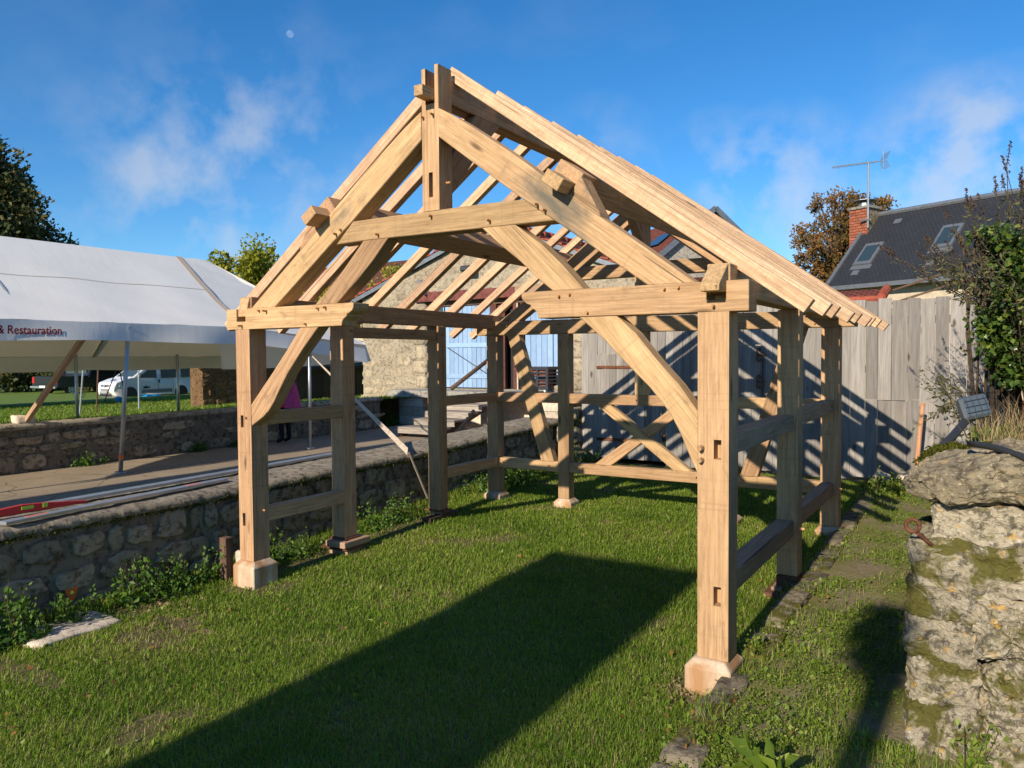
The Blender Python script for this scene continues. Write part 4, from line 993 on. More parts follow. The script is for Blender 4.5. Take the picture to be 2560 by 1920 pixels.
# lintel beam and transom
box('lintel', M['rust_beam'], BA, dx0 - .28, -4.1, YB - .10, YB + .2, dz1 - .02, dz1 + .25, .01); box('lintel', M['oak_grey'], BA, -4.098, dx1 + .3, YB - .08, YB + .2, dz1 - .02, dz1 + .27, .01)
box('inner_dark', M['black_plastic'], BA, dx0, dx1, YB + .42, YB + .45, dz0, dz1)  # black sheet stands in for the unlit barn interior
# door leaves: planks, ledges, diagonal strap
def leaf(x0, x1, z0, z1, y=YB + .16, strap=True):
    d = MB().box(x0, x1, y + .035, y + .06, z0, z1).build('door_leaf', M['blue_door'], BA, origin=(x0, y, z0))
    n_ = max(3, int((x1 - x0) / .15)); w_ = (x1 - x0) / n_
    for i in range(n_): box('plank', M['blue_door'], d, x0 + i * w_ + .004, x0 + (i + 1) * w_ - .004, y + r.uniform(-.004, .004), y + .034, z0 + .01, z1 - .01, .004)
    if strap:
        for z in (z0 + .32, z0 + (z1 - z0) * .52, z1 - .3): box('strap', M['blue_door'], d, x0 + .03, x1 - .02, y - .022, y - .005, z - .06, z + .06, .003)
        MB().bar((x0 + .06, y - .012, z0 + (z1 - z0) * .5), (x1 - .05, y - .012, z0 + .36), .015, .02).build('brace_rod', M['dark_steel'], d)
    return d
leaf(dx0 + .02, -6.55, dz0 + .02, 3.02, strap=False); leaf(-6.52, -5.02, dz0 + .02, 3.40); leaf(-3.92, -3.1, dz0 + .02, 3.40, strap=False); leaf(-3.08, dx1 - .03, dz0 + .02, 3.0, strap=False)
for x0, x1 in ((dx0 + .03, -6.56), (-3.06, dx1 - .05)):
    wf = box('window', M['blue_door'], BA, x0, x1, YB + .17, YB + .22, 3.03, 3.50)
    n_ = 2
    for i in range(n_): box('pane', M['house_glass'], wf, x0 + .03 + i * (x1 - x0) / n_, x0 - .03 + (i + 1) * (x1 - x0) / n_, YB + .16, YB + .169, 3.07, 3.46)
for x0, x1 in ((-4.98, -4.80), (-4.60, -4.53), (-4.28, -4.16), (-4.06, -3.95)): box('door_frame', M['dark_red_door'], BA, x0, x1, YB + .13, YB + .26, dz0 + .02, 3.42, .006)
box('door_panel', M['dark_red_door'], BA, -4.80, -4.60, YB + .2, YB + .24, dz0 + .02, 3.4); box('transom', M['brown_wood'], BA, dx0, dx1, YB + .12, YB + .3, 3.41, 3.53)
box('white_edge', M['white_block'], BA, -4.16, -4.12, YB + .12, YB + .2, dz0, 3.4)

# loading platform with block legs
PL = thing('loading_platform', (-4.8, 11.4, .2), 'concrete loading platform on pale block legs in front of the blue doors', 'platform')
MB().box(-7.52, -1.6, 10.85, 11.98, .925, 1.115).build('slab', M['concrete'], PL, bevel=.02)
for x0, x1 in ((-7.2, -6.38), (-2.95, -2.2)):
    for j in range(3):
        box('block', M['white_block'], PL, x0, x1 - .1 * (j == 2) * 0, 10.95, 11.35, .19 + j * .245, .19 + (j + 1) * .245 - .008, .006)
box('back_panel', M['white_block'], PL, -6.2, -3.0, 11.75, 11.8, .19, .92)
box('niche_dark', M['black_plastic'], PL, -7.95, -7.5, 11.9, 11.97, .25, .72)  # black plate stands for the shade of a recess; none is cut
st = thing('wooden_steps', (-4.6, 9.4, .19), 'weathered wooden steps leading up to the loading platform', 'steps')
for i in range(5):
    y = 8.35 + i * .5; z = .38 + i * .145
    box('tread', M['grey_plank'], st, -5.15 + .03 * i, -3.85 + .03 * i, y, y + .42, z, z + .045, .004); box('riser', M['grey_plank'], st, -5.15 + .03 * i, -3.85 + .03 * i, y + .002, y + .03, z - .10, z - .002, .003)
for x_ in (-5.05, -3.95): MB().bar((x_, 8.45, .22), (x_, 10.8, .92), .06, .14).build('stringer', M['brown_wood'], st)
hr = MB().tube([(-3.80, 8.75, 1.30), (-3.80, 10.7, 2.12)], .05, 8).build('handrail', M['brown_wood'], st, True)
MB().tube([(-3.80, 10.64, 2.09), (-3.80, 10.76, 2.145)], .058, 8).build('rail_cap', M['orange_paint'], hr)
for y_, z_ in ((9.6, 1.62), (8.8, 1.28)): MB().bar((-3.80, y_, .2), (-3.80, y_, z_), .10, .06).build('rail_post', M['black_plastic'], st)
MB().bar((-3.8, 9.6, .75), (-3.8, 8.85, .25), .06, .06).build('rail_brace', M['black_plastic'], st)
# crate trolley on the platform
ct = thing('crate_trolley', (-2.95, 11.3, 1.12), 'dark plastic crate on small white wheels parked by the blue door', 'crate trolley')
cx0, cx1, cy0, cy1 = -3.28, -2.66, 11.1, 11.6
for j in range(6): box('slat', M['navy_plastic'], ct, cx0, cx1, cy0, cy0 + .02, 1.24 + j * .085, 1.28 + j * .085)
for j in range(6): box('slat', M['navy_plastic'], ct, cx1 - .02, cx1, cy0 + .021, cy1, 1.24 + j * .085, 1.28 + j * .085)
for x_ in (cx0 + .001, -2.98, cx1 - .055): box('upright', M['navy_plastic'], ct, x_, x_ + .05, cy0 - .006, cy0 + .045, 1.21, 1.72)
box('tray', M['navy_plastic'], ct, cx0 - .01, cx1 + .01, cy0 - .01, cy1, 1.19, 1.235); box('rim', M['navy_plastic'], ct, cx0 - .012, cx1 + .012, cy0 - .012, cy1, 1.70, 1.745); box('back', M['black_plastic'], ct, cx0, cx1 - .03, cy1 - .03, cy1, 1.24, 1.70)
for j in range(2): box('load', M['brick'], ct, cx0 + .06, cx1 - .1, cy0 + .06, cy1 - .05, 1.26 + j * .23, 1.44 + j * .23)
for x_ in (cx0 + .06, cx1 - .1):
    for y_ in (cy0 + .05, cy1 - .06): MB().tube([(x_ - .02, y_, 1.165), (x_ + .02, y_, 1.165)], .05, 12).build('wheel', M['strap'], ct, True)
tag(rough_block('loose_stone', -2.52, -2.2, 11.1, 11.4, 1.115, 1.30, M['barn_stone'], None, 91, .02, 6, 6), 'squared yellow stone lying on the platform next to the crate', 'stone')

# ================================================================== MARQUEE
MQ = thing('marquee', (-7.0, 2, .2), 'white canvas marquee with lettered valance standing across the road', 'marquee')
xf, xrg, xbk, zf0, zr, zb0 = -5.10, -7.0, -8.9, 2.56, 3.97, 2.06
def grid(name, fn, nu, nv, mt, par, smooth=True):
    vs = [fn(i / nu, j / nv) for j in range(nv + 1) for i in range(nu + 1)]
    fs = [(j * (nu + 1) + i, j * (nu + 1) + i + 1, (j + 1) * (nu + 1) + i + 1, (j + 1) * (nu + 1) + i) for j in range(nv) for i in range(nu)]
    me = mesh(name, vs, fs, smooth); return link(name, me, mt, par)
Y1, Y2, YE = -3.5, 4.24, 4.98
def fr(u, v):   # front slope: v 0 eave .. 1 ridge
    y = Y1 + (Y2 - Y1) * u; sag = -.05 * math.sin(math.pi * v) - .02 * math.sin(u * 26) * math.sin(math.pi * v) * (1 - v)
    return (xf + (xrg - xf) * v, y, zf0 + (zr - zf0) * v + sag + .012 * math.sin(u * 40 + v * 22) * (1 - v))
grid('roof_panel', fr, 90, 16, M['canvas'], MQ)
def fr2(u, v):
    yb, ye = Y2 + .02, (7.4 - (7.4 - YE) * min(1, v * 1.05))
    y = yb + (ye - yb) * u; sag = -.07 * math.sin(math.pi * v)
    return (xf + (xrg - xf) * v, y, zf0 - .28 * u * (1 - v) + (zr - zf0) * v + sag + .02 * math.sin(v * 30 + u * 6) * u)
grid('roof_panel', fr2, 10, 30, M['canvas'], MQ)
def bk(u, v):
    ye = 7.0 - (7.0 - YE) * v; y = Y1 + (ye - Y1) * u; return (xbk + (xrg - xbk) * v, y - .02, zb0 + (zr - zb0 - .01) * v - .06 * math.sin(math.pi * v))
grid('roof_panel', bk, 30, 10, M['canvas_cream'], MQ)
grid('seam_tape', lambda u, v: (fr(1, v)[0], Y2 - .06 + .12 * u, fr(1, v)[2] + .014), 1, 16, M['canvas_tape'], MQ)
grid('seam', lambda u, v: (fr(u, .55)[0], fr(u, .55)[1], fr(u, .55)[2] + .006 + .0 * v) if v < .5 else (fr(u, .555)[0], fr(u, .555)[1], fr(u, .555)[2] + .006), 90, 1, M['canvas_tape'], MQ)
def val(u, v):  # front valance
    y = Y1 + (7.35 - Y1) * u; z = zf0 + .005 - .29 * v
    if y > Y2: z -= .24 * (y - Y2) / 2
    return (xf + .02 + .05 * v + .035 * math.sin(u * 33) * v, y, z + .015 * math.sin(u * 17) * v)
grid('valance', val, 110, 5, M['canvas'], MQ)
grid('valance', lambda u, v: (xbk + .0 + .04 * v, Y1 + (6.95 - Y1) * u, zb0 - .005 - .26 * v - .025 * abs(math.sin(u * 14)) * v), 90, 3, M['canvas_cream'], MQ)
def endp(u, v):
    if u < .5: k = u / .5; x = xf + (xrg - xf) * k; z = 2.30 + (zr - .03 - 2.30) * k; y = 7.38 + (YE - .02 - 7.38) * k
    else: k = (u - .5) / .5; x = xrg + (xbk - xrg) * k; z = zr - .03 + (zb0 - zr) * k; y = YE - .02 + (6.95 - YE) * k
    return (x, y + .18 * v + .06 * math.sin(u * 40) * v, z + (1.92 - z) * v - .14 * math.sin(math.pi * u) * v)
grid('end_panel', endp, 60, 10, M['canvas'], MQ)
for y_, lean in ((2.0, .28), (5.75, .0), (-2.6, .2)):
    MB().tube([(xf - lean, y_, .20), (xf, y_ + .02, 2.52)], .034, 10).build('pole', M['galv'], MQ, True)
    MB().tube([(xf - lean, y_, .195), (xf - lean, y_, .22)], .09, 12).build('foot_plate', M['galv'], MQ)
MB().tube([(xf - .255, 2.0, .42), (xf - .248, 2.0, .485)], .038, 10).build('band', M['orange_paint'], MQ)
for y_ in (2.75, 4.95, -.6): MB().tube([(xbk + .1, y_ + .45, .55), (xbk + .1, y_ + .45, 2.1)], .032, 8).build('pole', M['galv'], MQ, True)
for y_ in (.6, 3.6): # rafters under the cloth
    MB().tube([(xbk, y_, zb0), (xrg, y_, zr - .08)], .03, 6).build('roof_bar', M['galv'], MQ); MB().tube([(xf - .05, y_, zf0 - .05), (xrg, y_, zr - .08)], .03, 6).build('roof_bar', M['galv'], MQ)
tag(MB().bar((-6.92, 1.35, 1.0), (-5.18, 1.42, 2.42), .07, .07).build('prop_beam', M['oak_grey'], None, frame=(1, 0, 1)), 'long brown wooden prop leaning from the far wall to the marquee eave', 'prop')
tag(rough_block('prop_stone', -7.12, -6.86, 1.2, 1.5, .965, 1.10, M['white_block'], None, 93, .03, 5, 5), 'stone on the wall cap at the foot of the wooden prop', 'stone')
gs = tag(MB().add([(-5.08, 5.79, 2.05), (-5.08, 5.80, 2.07), (-2.8, 4.55, 1.385), (-2.8, 4.53, 1.325), (-.60, 3.34, .725), (-.58, 3.30, .63)], [(0, 1, 2, 3), (3, 2, 4, 5)]).build('guy_strap', M['pale_plank'], None), 'white webbing strap stretched from the marquee down to the low wall', 'strap')
MB().bar((-.575, 3.33, .665), (-.46, 3.60, -.02), .03, .006, (1, 0, 0)).build('strap_tail', M['canvas_tape'], gs)
# lettering on the valance
TXT = bpy.data.curves.new('lettering', 'FONT'); TXT.body = '& Restauration'; TXT.size = .165; TXT.extrude = .001; TXT.space_character = 1.0; TXT.resolution_u = 3; TXT.shear = .12; TXT.offset = .0025
to = bpy.data.objects.new('tmp', TXT); COL.objects.link(to); bpy.context.view_layer.update()
me = bpy.data.meshes.new_from_object(to.evaluated_get(bpy.context.evaluated_depsgraph_get())); bpy.data.objects.remove(to)
wtx = max(v.co.x for v in me.vertices)
for v in me.vertices:
    y_ = .16 + v.co.x / wtx * .84 - .03; q = v.co.y
    z_ = 2.365 + q
    uu = (y_ - Y1) / (7.35 - Y1); vv = (zf0 + .005 - z_) / .29
    px_, _, _ = val(uu, vv); v.co = Vector((px_ + .012 + v.co.z, y_, z_))
me.update(); link('lettering', me, M['letter'], MQ)

# ================================================================== VEHICLES on the field
def wheel(par, x, y, z, rad, wd, side=1):
    w = MB().tube([(x - wd / 2, y, z), (x + wd / 2, y, z)], rad, 20).build('wheel', M['rubber'], par, bevel=.02)
    MB().tube([(x + side * wd / 2 - side * .02, y, z), (x + side * (wd / 2 + .012), y, z)], rad * .68, 20).build('rim', M['rim'], w)
    mb = MB()
    for k in range(6):
        a = k * math.pi / 3; rotbox(mb, (x + side * (wd / 2 + .013), y + math.cos(a) * rad * .42, z + math.sin(a) * rad * .42), (1, 0, 0), (0, -math.sin(a), math.cos(a)), (0, math.cos(a), math.sin(a)), .01, .05, rad * .30)
    mb.build('slot', M['rubber'], w)
VN = thing('delivery_van', (-34.85, 21.4, -.3), 'white panel van with grey bumper parked on the grass', 'van')
vx0, vx1, z0 = -35.8, -33.92, -.3
# side profile (y, z) front at low y
sp = [(19.0, .30), (18.86, .55), (18.88, .80), (19.0, 1.02), (19.55, 1.20), (19.95, 1.30), (20.75, 1.86), (21.1, 1.95), (23.5, 1.98), (23.72, 1.9), (23.8, 1.2), (23.8, .35), (23.4, .28), (19.4, .26)]
half = (vx1 - vx0) / 2; xc_ = (vx0 + vx1) / 2
def vsec(p, s):   # tumblehome above the waist
    y, z = p; k = 1.0 if z < 1.15 else 1 - .13 * (z - 1.15) / .83
    f = 1.0 if y > 19.35 else .80 + .20 * (max(0, y - 18.86) / .49) ** .5
    return (xc_ + s * half * min(k, f), y, z + z0)
mb = MB(); n_ = len(sp)
lanes = [-1, -.82, 0, .82, 1]
def lane(p, s):
    q = vsec(p, s); bul = .0 if abs(s) == 1 else (.05 if p[0] < 19.05 else 0)
    return (q[0], q[1] - bul, q[2] + (.0 if abs(s) == 1 else .03 * (p[1] > 1.9)))
for s in lanes: mb.v += [lane(p, s) for p in sp]
for k in range(len(lanes) - 1):
    for i in range(n_): mb.f.append((k * n_ + i, k * n_ + (i + 1) % n_, (k + 1) * n_ + (i + 1) % n_, (k + 1) * n_ + i))
mb.f.append(tuple(range(n_))); mb.f.append(tuple((len(lanes) - 1) * n_ + i for i in range(n_)))
mb.build('body', M['white_paint'], VN, bevel=.03, seg=2)
def onside(pts, off=.012): # polygon on right flank following tumblehome
    vs = [tuple(Vector(vsec(p, 1)) + Vector((off, 0, 0))) for p in pts]; return MB().add(vs, [tuple(range(len(vs)))])
onside([(20.2, 1.26), (20.86, 1.72), (21.35, 1.76), (21.35, 1.24)]).build('window', M['glass'], VN)
onside([(21.62, 1.22), (21.62, 1.76), (22.75, 1.78), (22.75, 1.22)]).build('window', M['glass'], VN)
onside([(22.9, 1.22), (22.9, 1.78), (23.6, 1.76), (23.6, 1.24)]).build('window', M['glass'], VN)
onside([(20.42, .40), (20.42, .58), (22.3, .60), (22.3, .40)], .016).build('sill_trim', M['grey_plastic'], VN)
onside([(21.44, .95), (21.44, 1.13), (21.52, 1.13), (21.52, .95)], .02).build('door_handle', M['black_plastic'], VN)
onside([(20.5, .70), (20.52, .78), (20.62, .76), (20.7, .83), (20.76, .74), (20.9, .76), (20.9, .68), (20.5, .66)], .014).build('side_emblem', M['ink'], VN)
for y_ in (21.42, 22.36): onside([(y_, .35), (y_, 1.2), (y_ + .018, 1.2), (y_ + .018, .35)], .008).build('door_gap', M['grey_plastic'], VN)
# front: bumper, grille, plate, lamps, windscreen
fy = lambda x: 18.85 + .45 * (abs(x - xc_) / half) ** 3
def front(xa_, xb_, za_, zb_, ya, yb, name, mt, par=VN, n=8):
    vs = []; 
    for i in range(n + 1):
        x = xa_ + (xb_ - xa_) * i / n; vs += [(x, fy(x) - .07 + ya, za_ + z0), (x, fy(x) - .07 + yb, zb_ + z0)]
    return MB().add(vs, [(2 * i, 2 * i + 2, 2 * i + 3, 2 * i + 1) for i in range(n)]).build(name, mt, par, True)
bp = front(vx0 + .02, vx1 + .0, .22, .68, .03, 0, 'bumper', M['grey_plastic'], n=16)
front(xc_ - .55, xc_ + .55, .28, .40, -.012, -.012, 'lower_grille', M['black_plastic'], bp)
pl = front(xc_ - .26, xc_ + .26, .47, .58, -.02, -.02, 'number_plate', M['plate'], bp, 3)
front(xc_ - .26, xc_ - .21, .47, .58, -.024, -.024, 'plate_band', M['plate_blue'], bp, 1)
for k, x_ in enumerate((-.15, -.09, 0, .05, .12, .17)): front(xc_ + x_, xc_ + x_ + .035, .49, .56, -.026, -.026, 'plate_letter', M['ink'], bp, 1)
front(xc_ - .52, xc_ + .52, .80, .90, .02, .06, 'grille', M['dark_steel']); front(xc_ - .09, xc_ + .09, .78, .94, -.01, .03, 'badge', M['rim'])
for s in (-1, 1):
    a_, b_ = sorted((xc_ + s * .52, xc_ + s * .86)); hl = front(a_, b_, .80, 1.04, .03, .14, 'headlamp', M['lamp_glass'])
    c_, d_ = sorted((xc_ + s * .45, xc_ + s * .55)); front(c_, d_, .78, .90, .0, .03, 'indicator', M['amber'], hl, 2)
mb = MB().add([(xc_ - .80, 19.98, 1.325 + z0), (xc_ + .80, 19.98, 1.325 + z0), (xc_ + .72, 20.74, 1.875 + z0), (xc_ - .72, 20.74, 1.875 + z0)], [(0, 1, 2, 3)]); mb.build('windscreen', M['glass'], VN)
MB().add([(xc_ - .28, 19.3, 1.13 + z0), (xc_ + .2, 19.3, 1.13 + z0), (xc_ + .2, 19.45, 1.185 + z0), (xc_ - .28, 19.45, 1.185 + z0)], [(0, 1, 2, 3)]).build('bonnet_vent', M['black_plastic'], VN)
rough_block('wing_mirror', vx1 - .02, vx1 + .22, 20.15, 20.32, .98, 1.22, M['grey_plastic'], VN, 3, 0, 3, 4)
for y_ in (19.75, 22.9):
    wheel(VN, vx1 - .14, y_, z0 + .33, .33, .24); wheel(VN, vx0 + .14, y_, z0 + .33, .33, .24, -1)
    mb = MB(); mb.tube([(vx1 - .3, y_, z0 + .36), (vx1 + .006, y_, z0 + .36)], .41, 20).build('wheel_arch', M['black_plastic'], VN)

PU = thing('pickup_truck', (-50.5, 25.3, -.55), 'black pickup truck seen from behind under the trees', 'pickup')
px0, px1, py0 = -53.2, -49.6, 24.0; zb = -.55
MB().prism([(py0, .55 + zb), (py0, 1.35 + zb), (py0 + 2.2, 1.38 + zb), (py0 + 2.4, 1.95 + zb), (py0 + 4.2, 1.95 + zb), (py0 + 4.8, 1.35 + zb), (py0 + 6, 1.2 + zb), (py0 + 6, .5 + zb)], 'x', px0, px1).build('body', M['dark_paint'], PU, bevel=.06, seg=2)
box('tailgate', M['dark_paint'], PU, px0 + .5, px1 - .5, py0 - .03, py0 - .002, .75 + zb, 1.30 + zb, .01)
bu = box('bumper', M['alu'], PU, px0 + .15, px1 - .1, py0 - .22, py0 - .04, .50 + zb, .66 + zb, .03); box('number_plate', M['plate'], bu, px0 + 1.5, px0 + 2.3, py0 - .235, py0 - .222, .55 + zb, .70 + zb)
for x_ in (px0 + .12, px1 - .42): box('tail_lamp', M['tail_red'], PU, x_, x_ + .28, py0 - .03, py0 - .003, .85 + zb, 1.3 + zb, .02)
for y_ in (25.0, 28.9): wheel(PU, px1 - .2, y_, zb + .42, .42, .3); wheel(PU, px0 + .2, y_, zb + .42, .42, .3, -1)
box('rear_window', M['glass'], PU, px0 + .4, px1 - .4, py0 + 2.25, py0 + 2.27, 1.42 + zb, 1.85 + zb)

fc = thing('folding_chair', (-36.6, 18.4, -.35), 'small folding camp chair with a grey seat beside the van', 'chair')
for s in (0, .42): MB().tube([(-36.9, 18.2 + s, -.35), (-36.35, 18.2 + s, .10)], .012, 6).build('leg', M['dark_steel'], fc); MB().tube([(-36.35, 18.2 + s, -.35), (-36.95, 18.2 + s, .14)], .012, 6).build('leg', M['dark_steel'], fc)
grid('seat', lambda u, v: (-36.97 + .6 * u, 18.2 + .42 * v, .12 - .06 * math.sin(math.pi * u)), 6, 2, M['grey_cloth'], fc)
bb = rough_block('blue_tarp_bag', -33.35, -32.95, 19.9, 21.0, -.3, .02, M['blue_cloth'], None, 12, .08, 8, 4); tag(bb, 'crumpled bright blue tarpaulin bag on the grass beside the van', 'bag')
bw = thing('blue_bucket', (-27.3, 15.6, 0), 'small blue bucket hanging from a tripod stand on the grass', 'bucket')
cbx, cby = -26.6, 14.7
MB().tube([(cbx, cby, zf_(cbx, cby) + .0), (cbx, cby, zf_(cbx, cby) + .24)], [.13, .16], 12).build('bowl', M['blue_cloth'], bw)
mb = MB()
for a_ in (0, 2.1, 4.2): mb.tube([(cbx + .6 * math.cos(a_), cby + .6 * math.sin(a_), zf_(cbx, cby)), (cbx, cby, zf_(cbx, cby) + 1.7)], .022, 6)
mb.build('stand', M['brown_wood'], bw)
kb = tag(MB().tube([(-10.4, 1.55, .84), (-10.4, 1.55, 1.02)], [.13, .17], 14).build('black_bucket', M['black_plastic'], None), 'black bucket on the grass behind the far wall', 'bucket')
for i, (x_, y_) in enumerate(((-14.6, 6.4), (-14.4, 6.75), (-14.9, 8.3))):
    zq = zf_(x_, y_)
    tag(MB().tube([(x_, y_, zq), (x_ + .12 * (1 - i), y_ + .1, zq + 1.6)], .022, 7).build('tent_stake', M['galv'] if i != 1 else M['brown_wood'], None), ['slim steel pole standing in the grass beyond the marquee poles', 'brown wooden pole leaning next to a slim steel pole', 'thin steel pole standing in front of the stone shed'][i], 'pole')

# ================================================================== PEOPLE
def skin_body(name, pts, edges, radii, mt, parent, root=0, sub=2):
    me = bpy.data.meshes.new(name); me.from_pydata([tuple(p) for p in pts], edges, []); me.update()
    o = bpy.data.objects.new(name, me); COL.objects.link(o); PINV[o.name] = Matrix.Identity(4)
    md = o.modifiers.new('s', 'SKIN'); o.modifiers.new('d', 'SUBSURF').levels = sub; o.modifiers['d'].render_levels = sub
    for i, rr__ in enumerate(radii): me.skin_vertices[0].data[i].radius = (rr__, rr__) if not isinstance(rr__, tuple) else rr__
    me.skin_vertices[0].data[root].use_root = True
    bpy.context.view_layer.update()
    dg = bpy.context.evaluated_depsgraph_get(); m2 = bpy.data.meshes.new_from_object(o.evaluated_get(dg))
    bpy.data.objects.remove(o)
    for p in m2.polygons: p.use_smooth = True
    m2.name = name
    m2.materials.clear()
    return link(name, m2, mt, parent)
def figure(name, x, y, z, label, face=0.0, h=1.68, coat='bright_red', legs='black_cloth', cape=None):
    t = thing(name, (x, y, z), label, 'person')
    k = h / 1.7; R_ = Matrix.Rotation(face, 3, 'Z')
    P = lambda a, b, c: Vector((x, y, z)) + R_ @ Vector((a * k, b * k, c * k))
    # facing local -y; body as one skinned surface
    pts = [P(0, 0, .93), P(0, .01, 1.15), P(0, .0, 1.38), P(0, -.01, 1.50), P(0, -.03, 1.60), P(0, -.04, 1.68),
           P(.10, 0, .90), P(.12, -.01, .50), P(.12, .03, .10), P(.13, -.12, .04), P(-.10, 0, .90), P(-.11, .02, .50), P(-.11, .05, .10), P(-.12, -.10, .04),
           P(.19, .0, 1.36), P(.25, -.02, 1.10), P(.20, -.20, .96), P(.17, -.27, .94), P(-.19, .0, 1.36), P(-.25, -.02, 1.10), P(-.20, -.20, .96), P(-.17, -.27, .94)]
    ed = [(0, 1), (1, 2), (2, 3), (3, 4), (4, 5), (0, 6), (6, 7), (7, 8), (8, 9), (0, 10), (10, 11), (11, 12), (12, 13), (2, 14), (14, 15), (15, 16), (16, 17), (2, 18), (18, 19), (19, 20), (20, 21)]
    ra = [.145, .14, .15, .06, .095, .075, .095, .065, .045, .04, .095, .065, .045, .04, .07, .05, .04, .035, .07, .05, .04, .035]
    skin_body('body', pts, ed, [q * k for q in ra], M[legs], t)
    # coat: flared shell over torso
    def shell(nm, mt, prof, n=20, ph=0.0, open_=0.0):
        mb = MB()
        for (zz_, rx, ry, dy) in prof:
            mb.v += [tuple(P(rx * math.cos(a) * (1 + .06 * math.sin(5 * a + ph)), dy + ry * math.sin(a) * (1 + .06 * math.cos(6 * a)), zz_)) for a in [2 * math.pi * i / n for i in range(n)]]
        for j in range(len(prof) - 1):
            for i in range(n): mb.f.append((j * n + i, j * n + (i + 1) % n, (j + 1) * n + (i + 1) % n, (j + 1) * n + i))
        return mb.build(nm, M[mt], t, True)
    shell('coat', coat, [(.80, .25, .20, 0), (1.0, .24, .19, 0), (1.2, .24, .18, 0), (1.38, .23, .15, 0), (1.46, .13, .11, 0), (1.50, .07, .07, 0)])
    for s in (1, -1):
        MB().tube([P(.19 * s, 0, 1.39), P(.27 * s, -.02, 1.10), P(.205 * s, -.19, .97)], [.085 * k, .07 * k, .052 * k], 10).build('sleeve', M[coat], t, True)
        hand = MB().tube([P(.20 * s, -.19, .97), P(.185 * s, -.25, .945), P(.17 * s, -.29, .93)], [.032 * k, .042 * k, .03 * k], 8)
        for f in range(4): hand.tube([P((.165 + .016 * f) * s, -.28, .935), P((.155 + .017 * f) * s, -.325, .915 - .003 * f), P((.15 + .016 * f) * s, -.345, .885)], [.010 * k, .009 * k, .007 * k], 6)
        hand.tube([P(.15 * s, -.24, .955), P(.125 * s, -.28, .95), P(.12 * s, -.31, .935)], [.012 * k, .010 * k, .008 * k], 6)
        hand.build('hand', M['skin'], t, True)
    hd = rough_block('head', *sum([[P(0, -.035, 1.60)[i] - d_ * k, P(0, -.035, 1.60)[i] + d_ * k] for i, d_ in ((0, .085), (1, .10), (2, .125))], []), M['skin'], t, 5, 0, 5, 2.2)
    MB().tube([P(0, -.13, 1.615), P(0, -.155, 1.575)], [.012 * k, .02 * k], 6).build('nose', M['skin'], hd, True)
    rough_block('hair', *sum([[P(0, .0, 1.63)[i] - d_ * k, P(0, .0, 1.63)[i] + d_ * k] for i, d_ in ((0, .098), (1, .105), (2, .12))], []), M['hair'], t, 8, .01, 5, 2.4)
    if cape: shell('cape', cape, [(.78, .27, .12, .22), (1.0, .24, .12, .20), (1.25, .20, .12, .15), (1.42, .15, .12, .08), (1.52, .10, .09, .07), (1.56, .12, .12, .06), (1.66, .12, .13, .03), (1.74, .08, .09, .03), (1.78, .01, .01, .03)], 24)
    return t
figure('person', -6.36, 6.22, .19, 'person in a red jacket and magenta hooded cape standing by the far wall', face=R(285), h=1.66, cape='magenta')
figure('person', -58.5, 23.8, -.75, 'distant person in grey clothes standing beside the black pickup', face=.6, h=1.7, coat='grey_cloth', legs='black_cloth')

# ================================================================== SHED and far buildings
SH = thing('stone_shed', (-13, 12, .3), 'brown stone shed wall with plank panels behind the marquee', 'shed')
box('wall', M['shed_stone'], SH, -12.6, -12.05, 8.40, 10.3, -.2, 2.5)
stone_wall(SH, M['shed_stone'], (-12.055, 8.42, 0), (0, 1, 0), 1.85, lambda u: .5, lambda u: 2.0, 47, (.16, .28), (.22, .48), .04, .03)
box('wall', M['house_stone'], SH, -12.75, -12.2, 10.3, 15.0, 1.0, 2.4); box('plank_panel', M['brown_wood'], SH, -12.19, -12.1, 10.3, 15, .2, 1.62)
for i in range(9): box('plank', M['brown_wood'], SH, -12.09, -12.06, 10.32 + i * .52, 10.82 + i * .52, .2, 1.58)
box('beam', M['brown_wood'], SH, -12.05, -11.95, 10.3, 15, 1.6, 1.72); box('sill', M['pale_plank'], SH, -12.05, -11.8, 10.3, 13.5, .55, .62)
slope(SH, 'roof', M['brown_tile'], (-11.9, 8.0, 2.42), (-11.9, 15.2, 2.42), (-13.2, 15.2, 2.8), (-13.2, 8.0, 2.8))

# house with slate roof
ue = Vector((.904, -.427, 0)); ve = Vector((.427, .904, 0)); E0 = Vector((2.10, 20.2, 4.05))
SHs = thing('slate_house', E0 + ue * 6 + ve * 2.4 - Vector((0, 0, 4)), 'cream rendered house with dark slate roof, skylights and brick chimney', 'house')
wd, ln, rs = 2.45, 15.0, 2.40
P3 = lambda u, v, h: tuple(E0 + ue * u + ve * v + Vector((0, 0, h)))
mbq = MB()
for (u0, u1, v0, v1) in ((.25, ln, .30, wd * 2 - .3),):
    mbq.add([P3(u0, v0, -4), P3(u1, v0, -4), P3(u1, v1, -4), P3(u0, v1, -4), P3(u0, v0, .15), P3(u1, v0, .15), P3(u1, v1, .15), P3(u0, v1, .15), P3(u0, wd, rs - .2), P3(u1, wd, rs - .2)],
            [(0, 1, 5, 4), (2, 3, 7, 6), (3, 0, 4, 8, 7), (1, 2, 6, 9, 5), (4, 5, 9, 8), (6, 7, 8, 9)])
mbq.build('wall', M['render'], SHs)
rf = slope(SHs, 'roof', M['slate'], P3(0, 0, 0), P3(ln, 0, 0), P3(ln, wd, rs), P3(0, wd, rs), .08)
slope(SHs, 'roof', M['slate'], P3(0, 2 * wd, 0), P3(ln, 2 * wd, 0), P3(ln, wd, rs), P3(0, wd, rs), .08)
nrm = (Vector(P3(1, 0, 0)) - Vector(P3(0, 0, 0))).cross(Vector(P3(0, wd, rs)) - Vector(P3(0, 0, 0))).normalized()
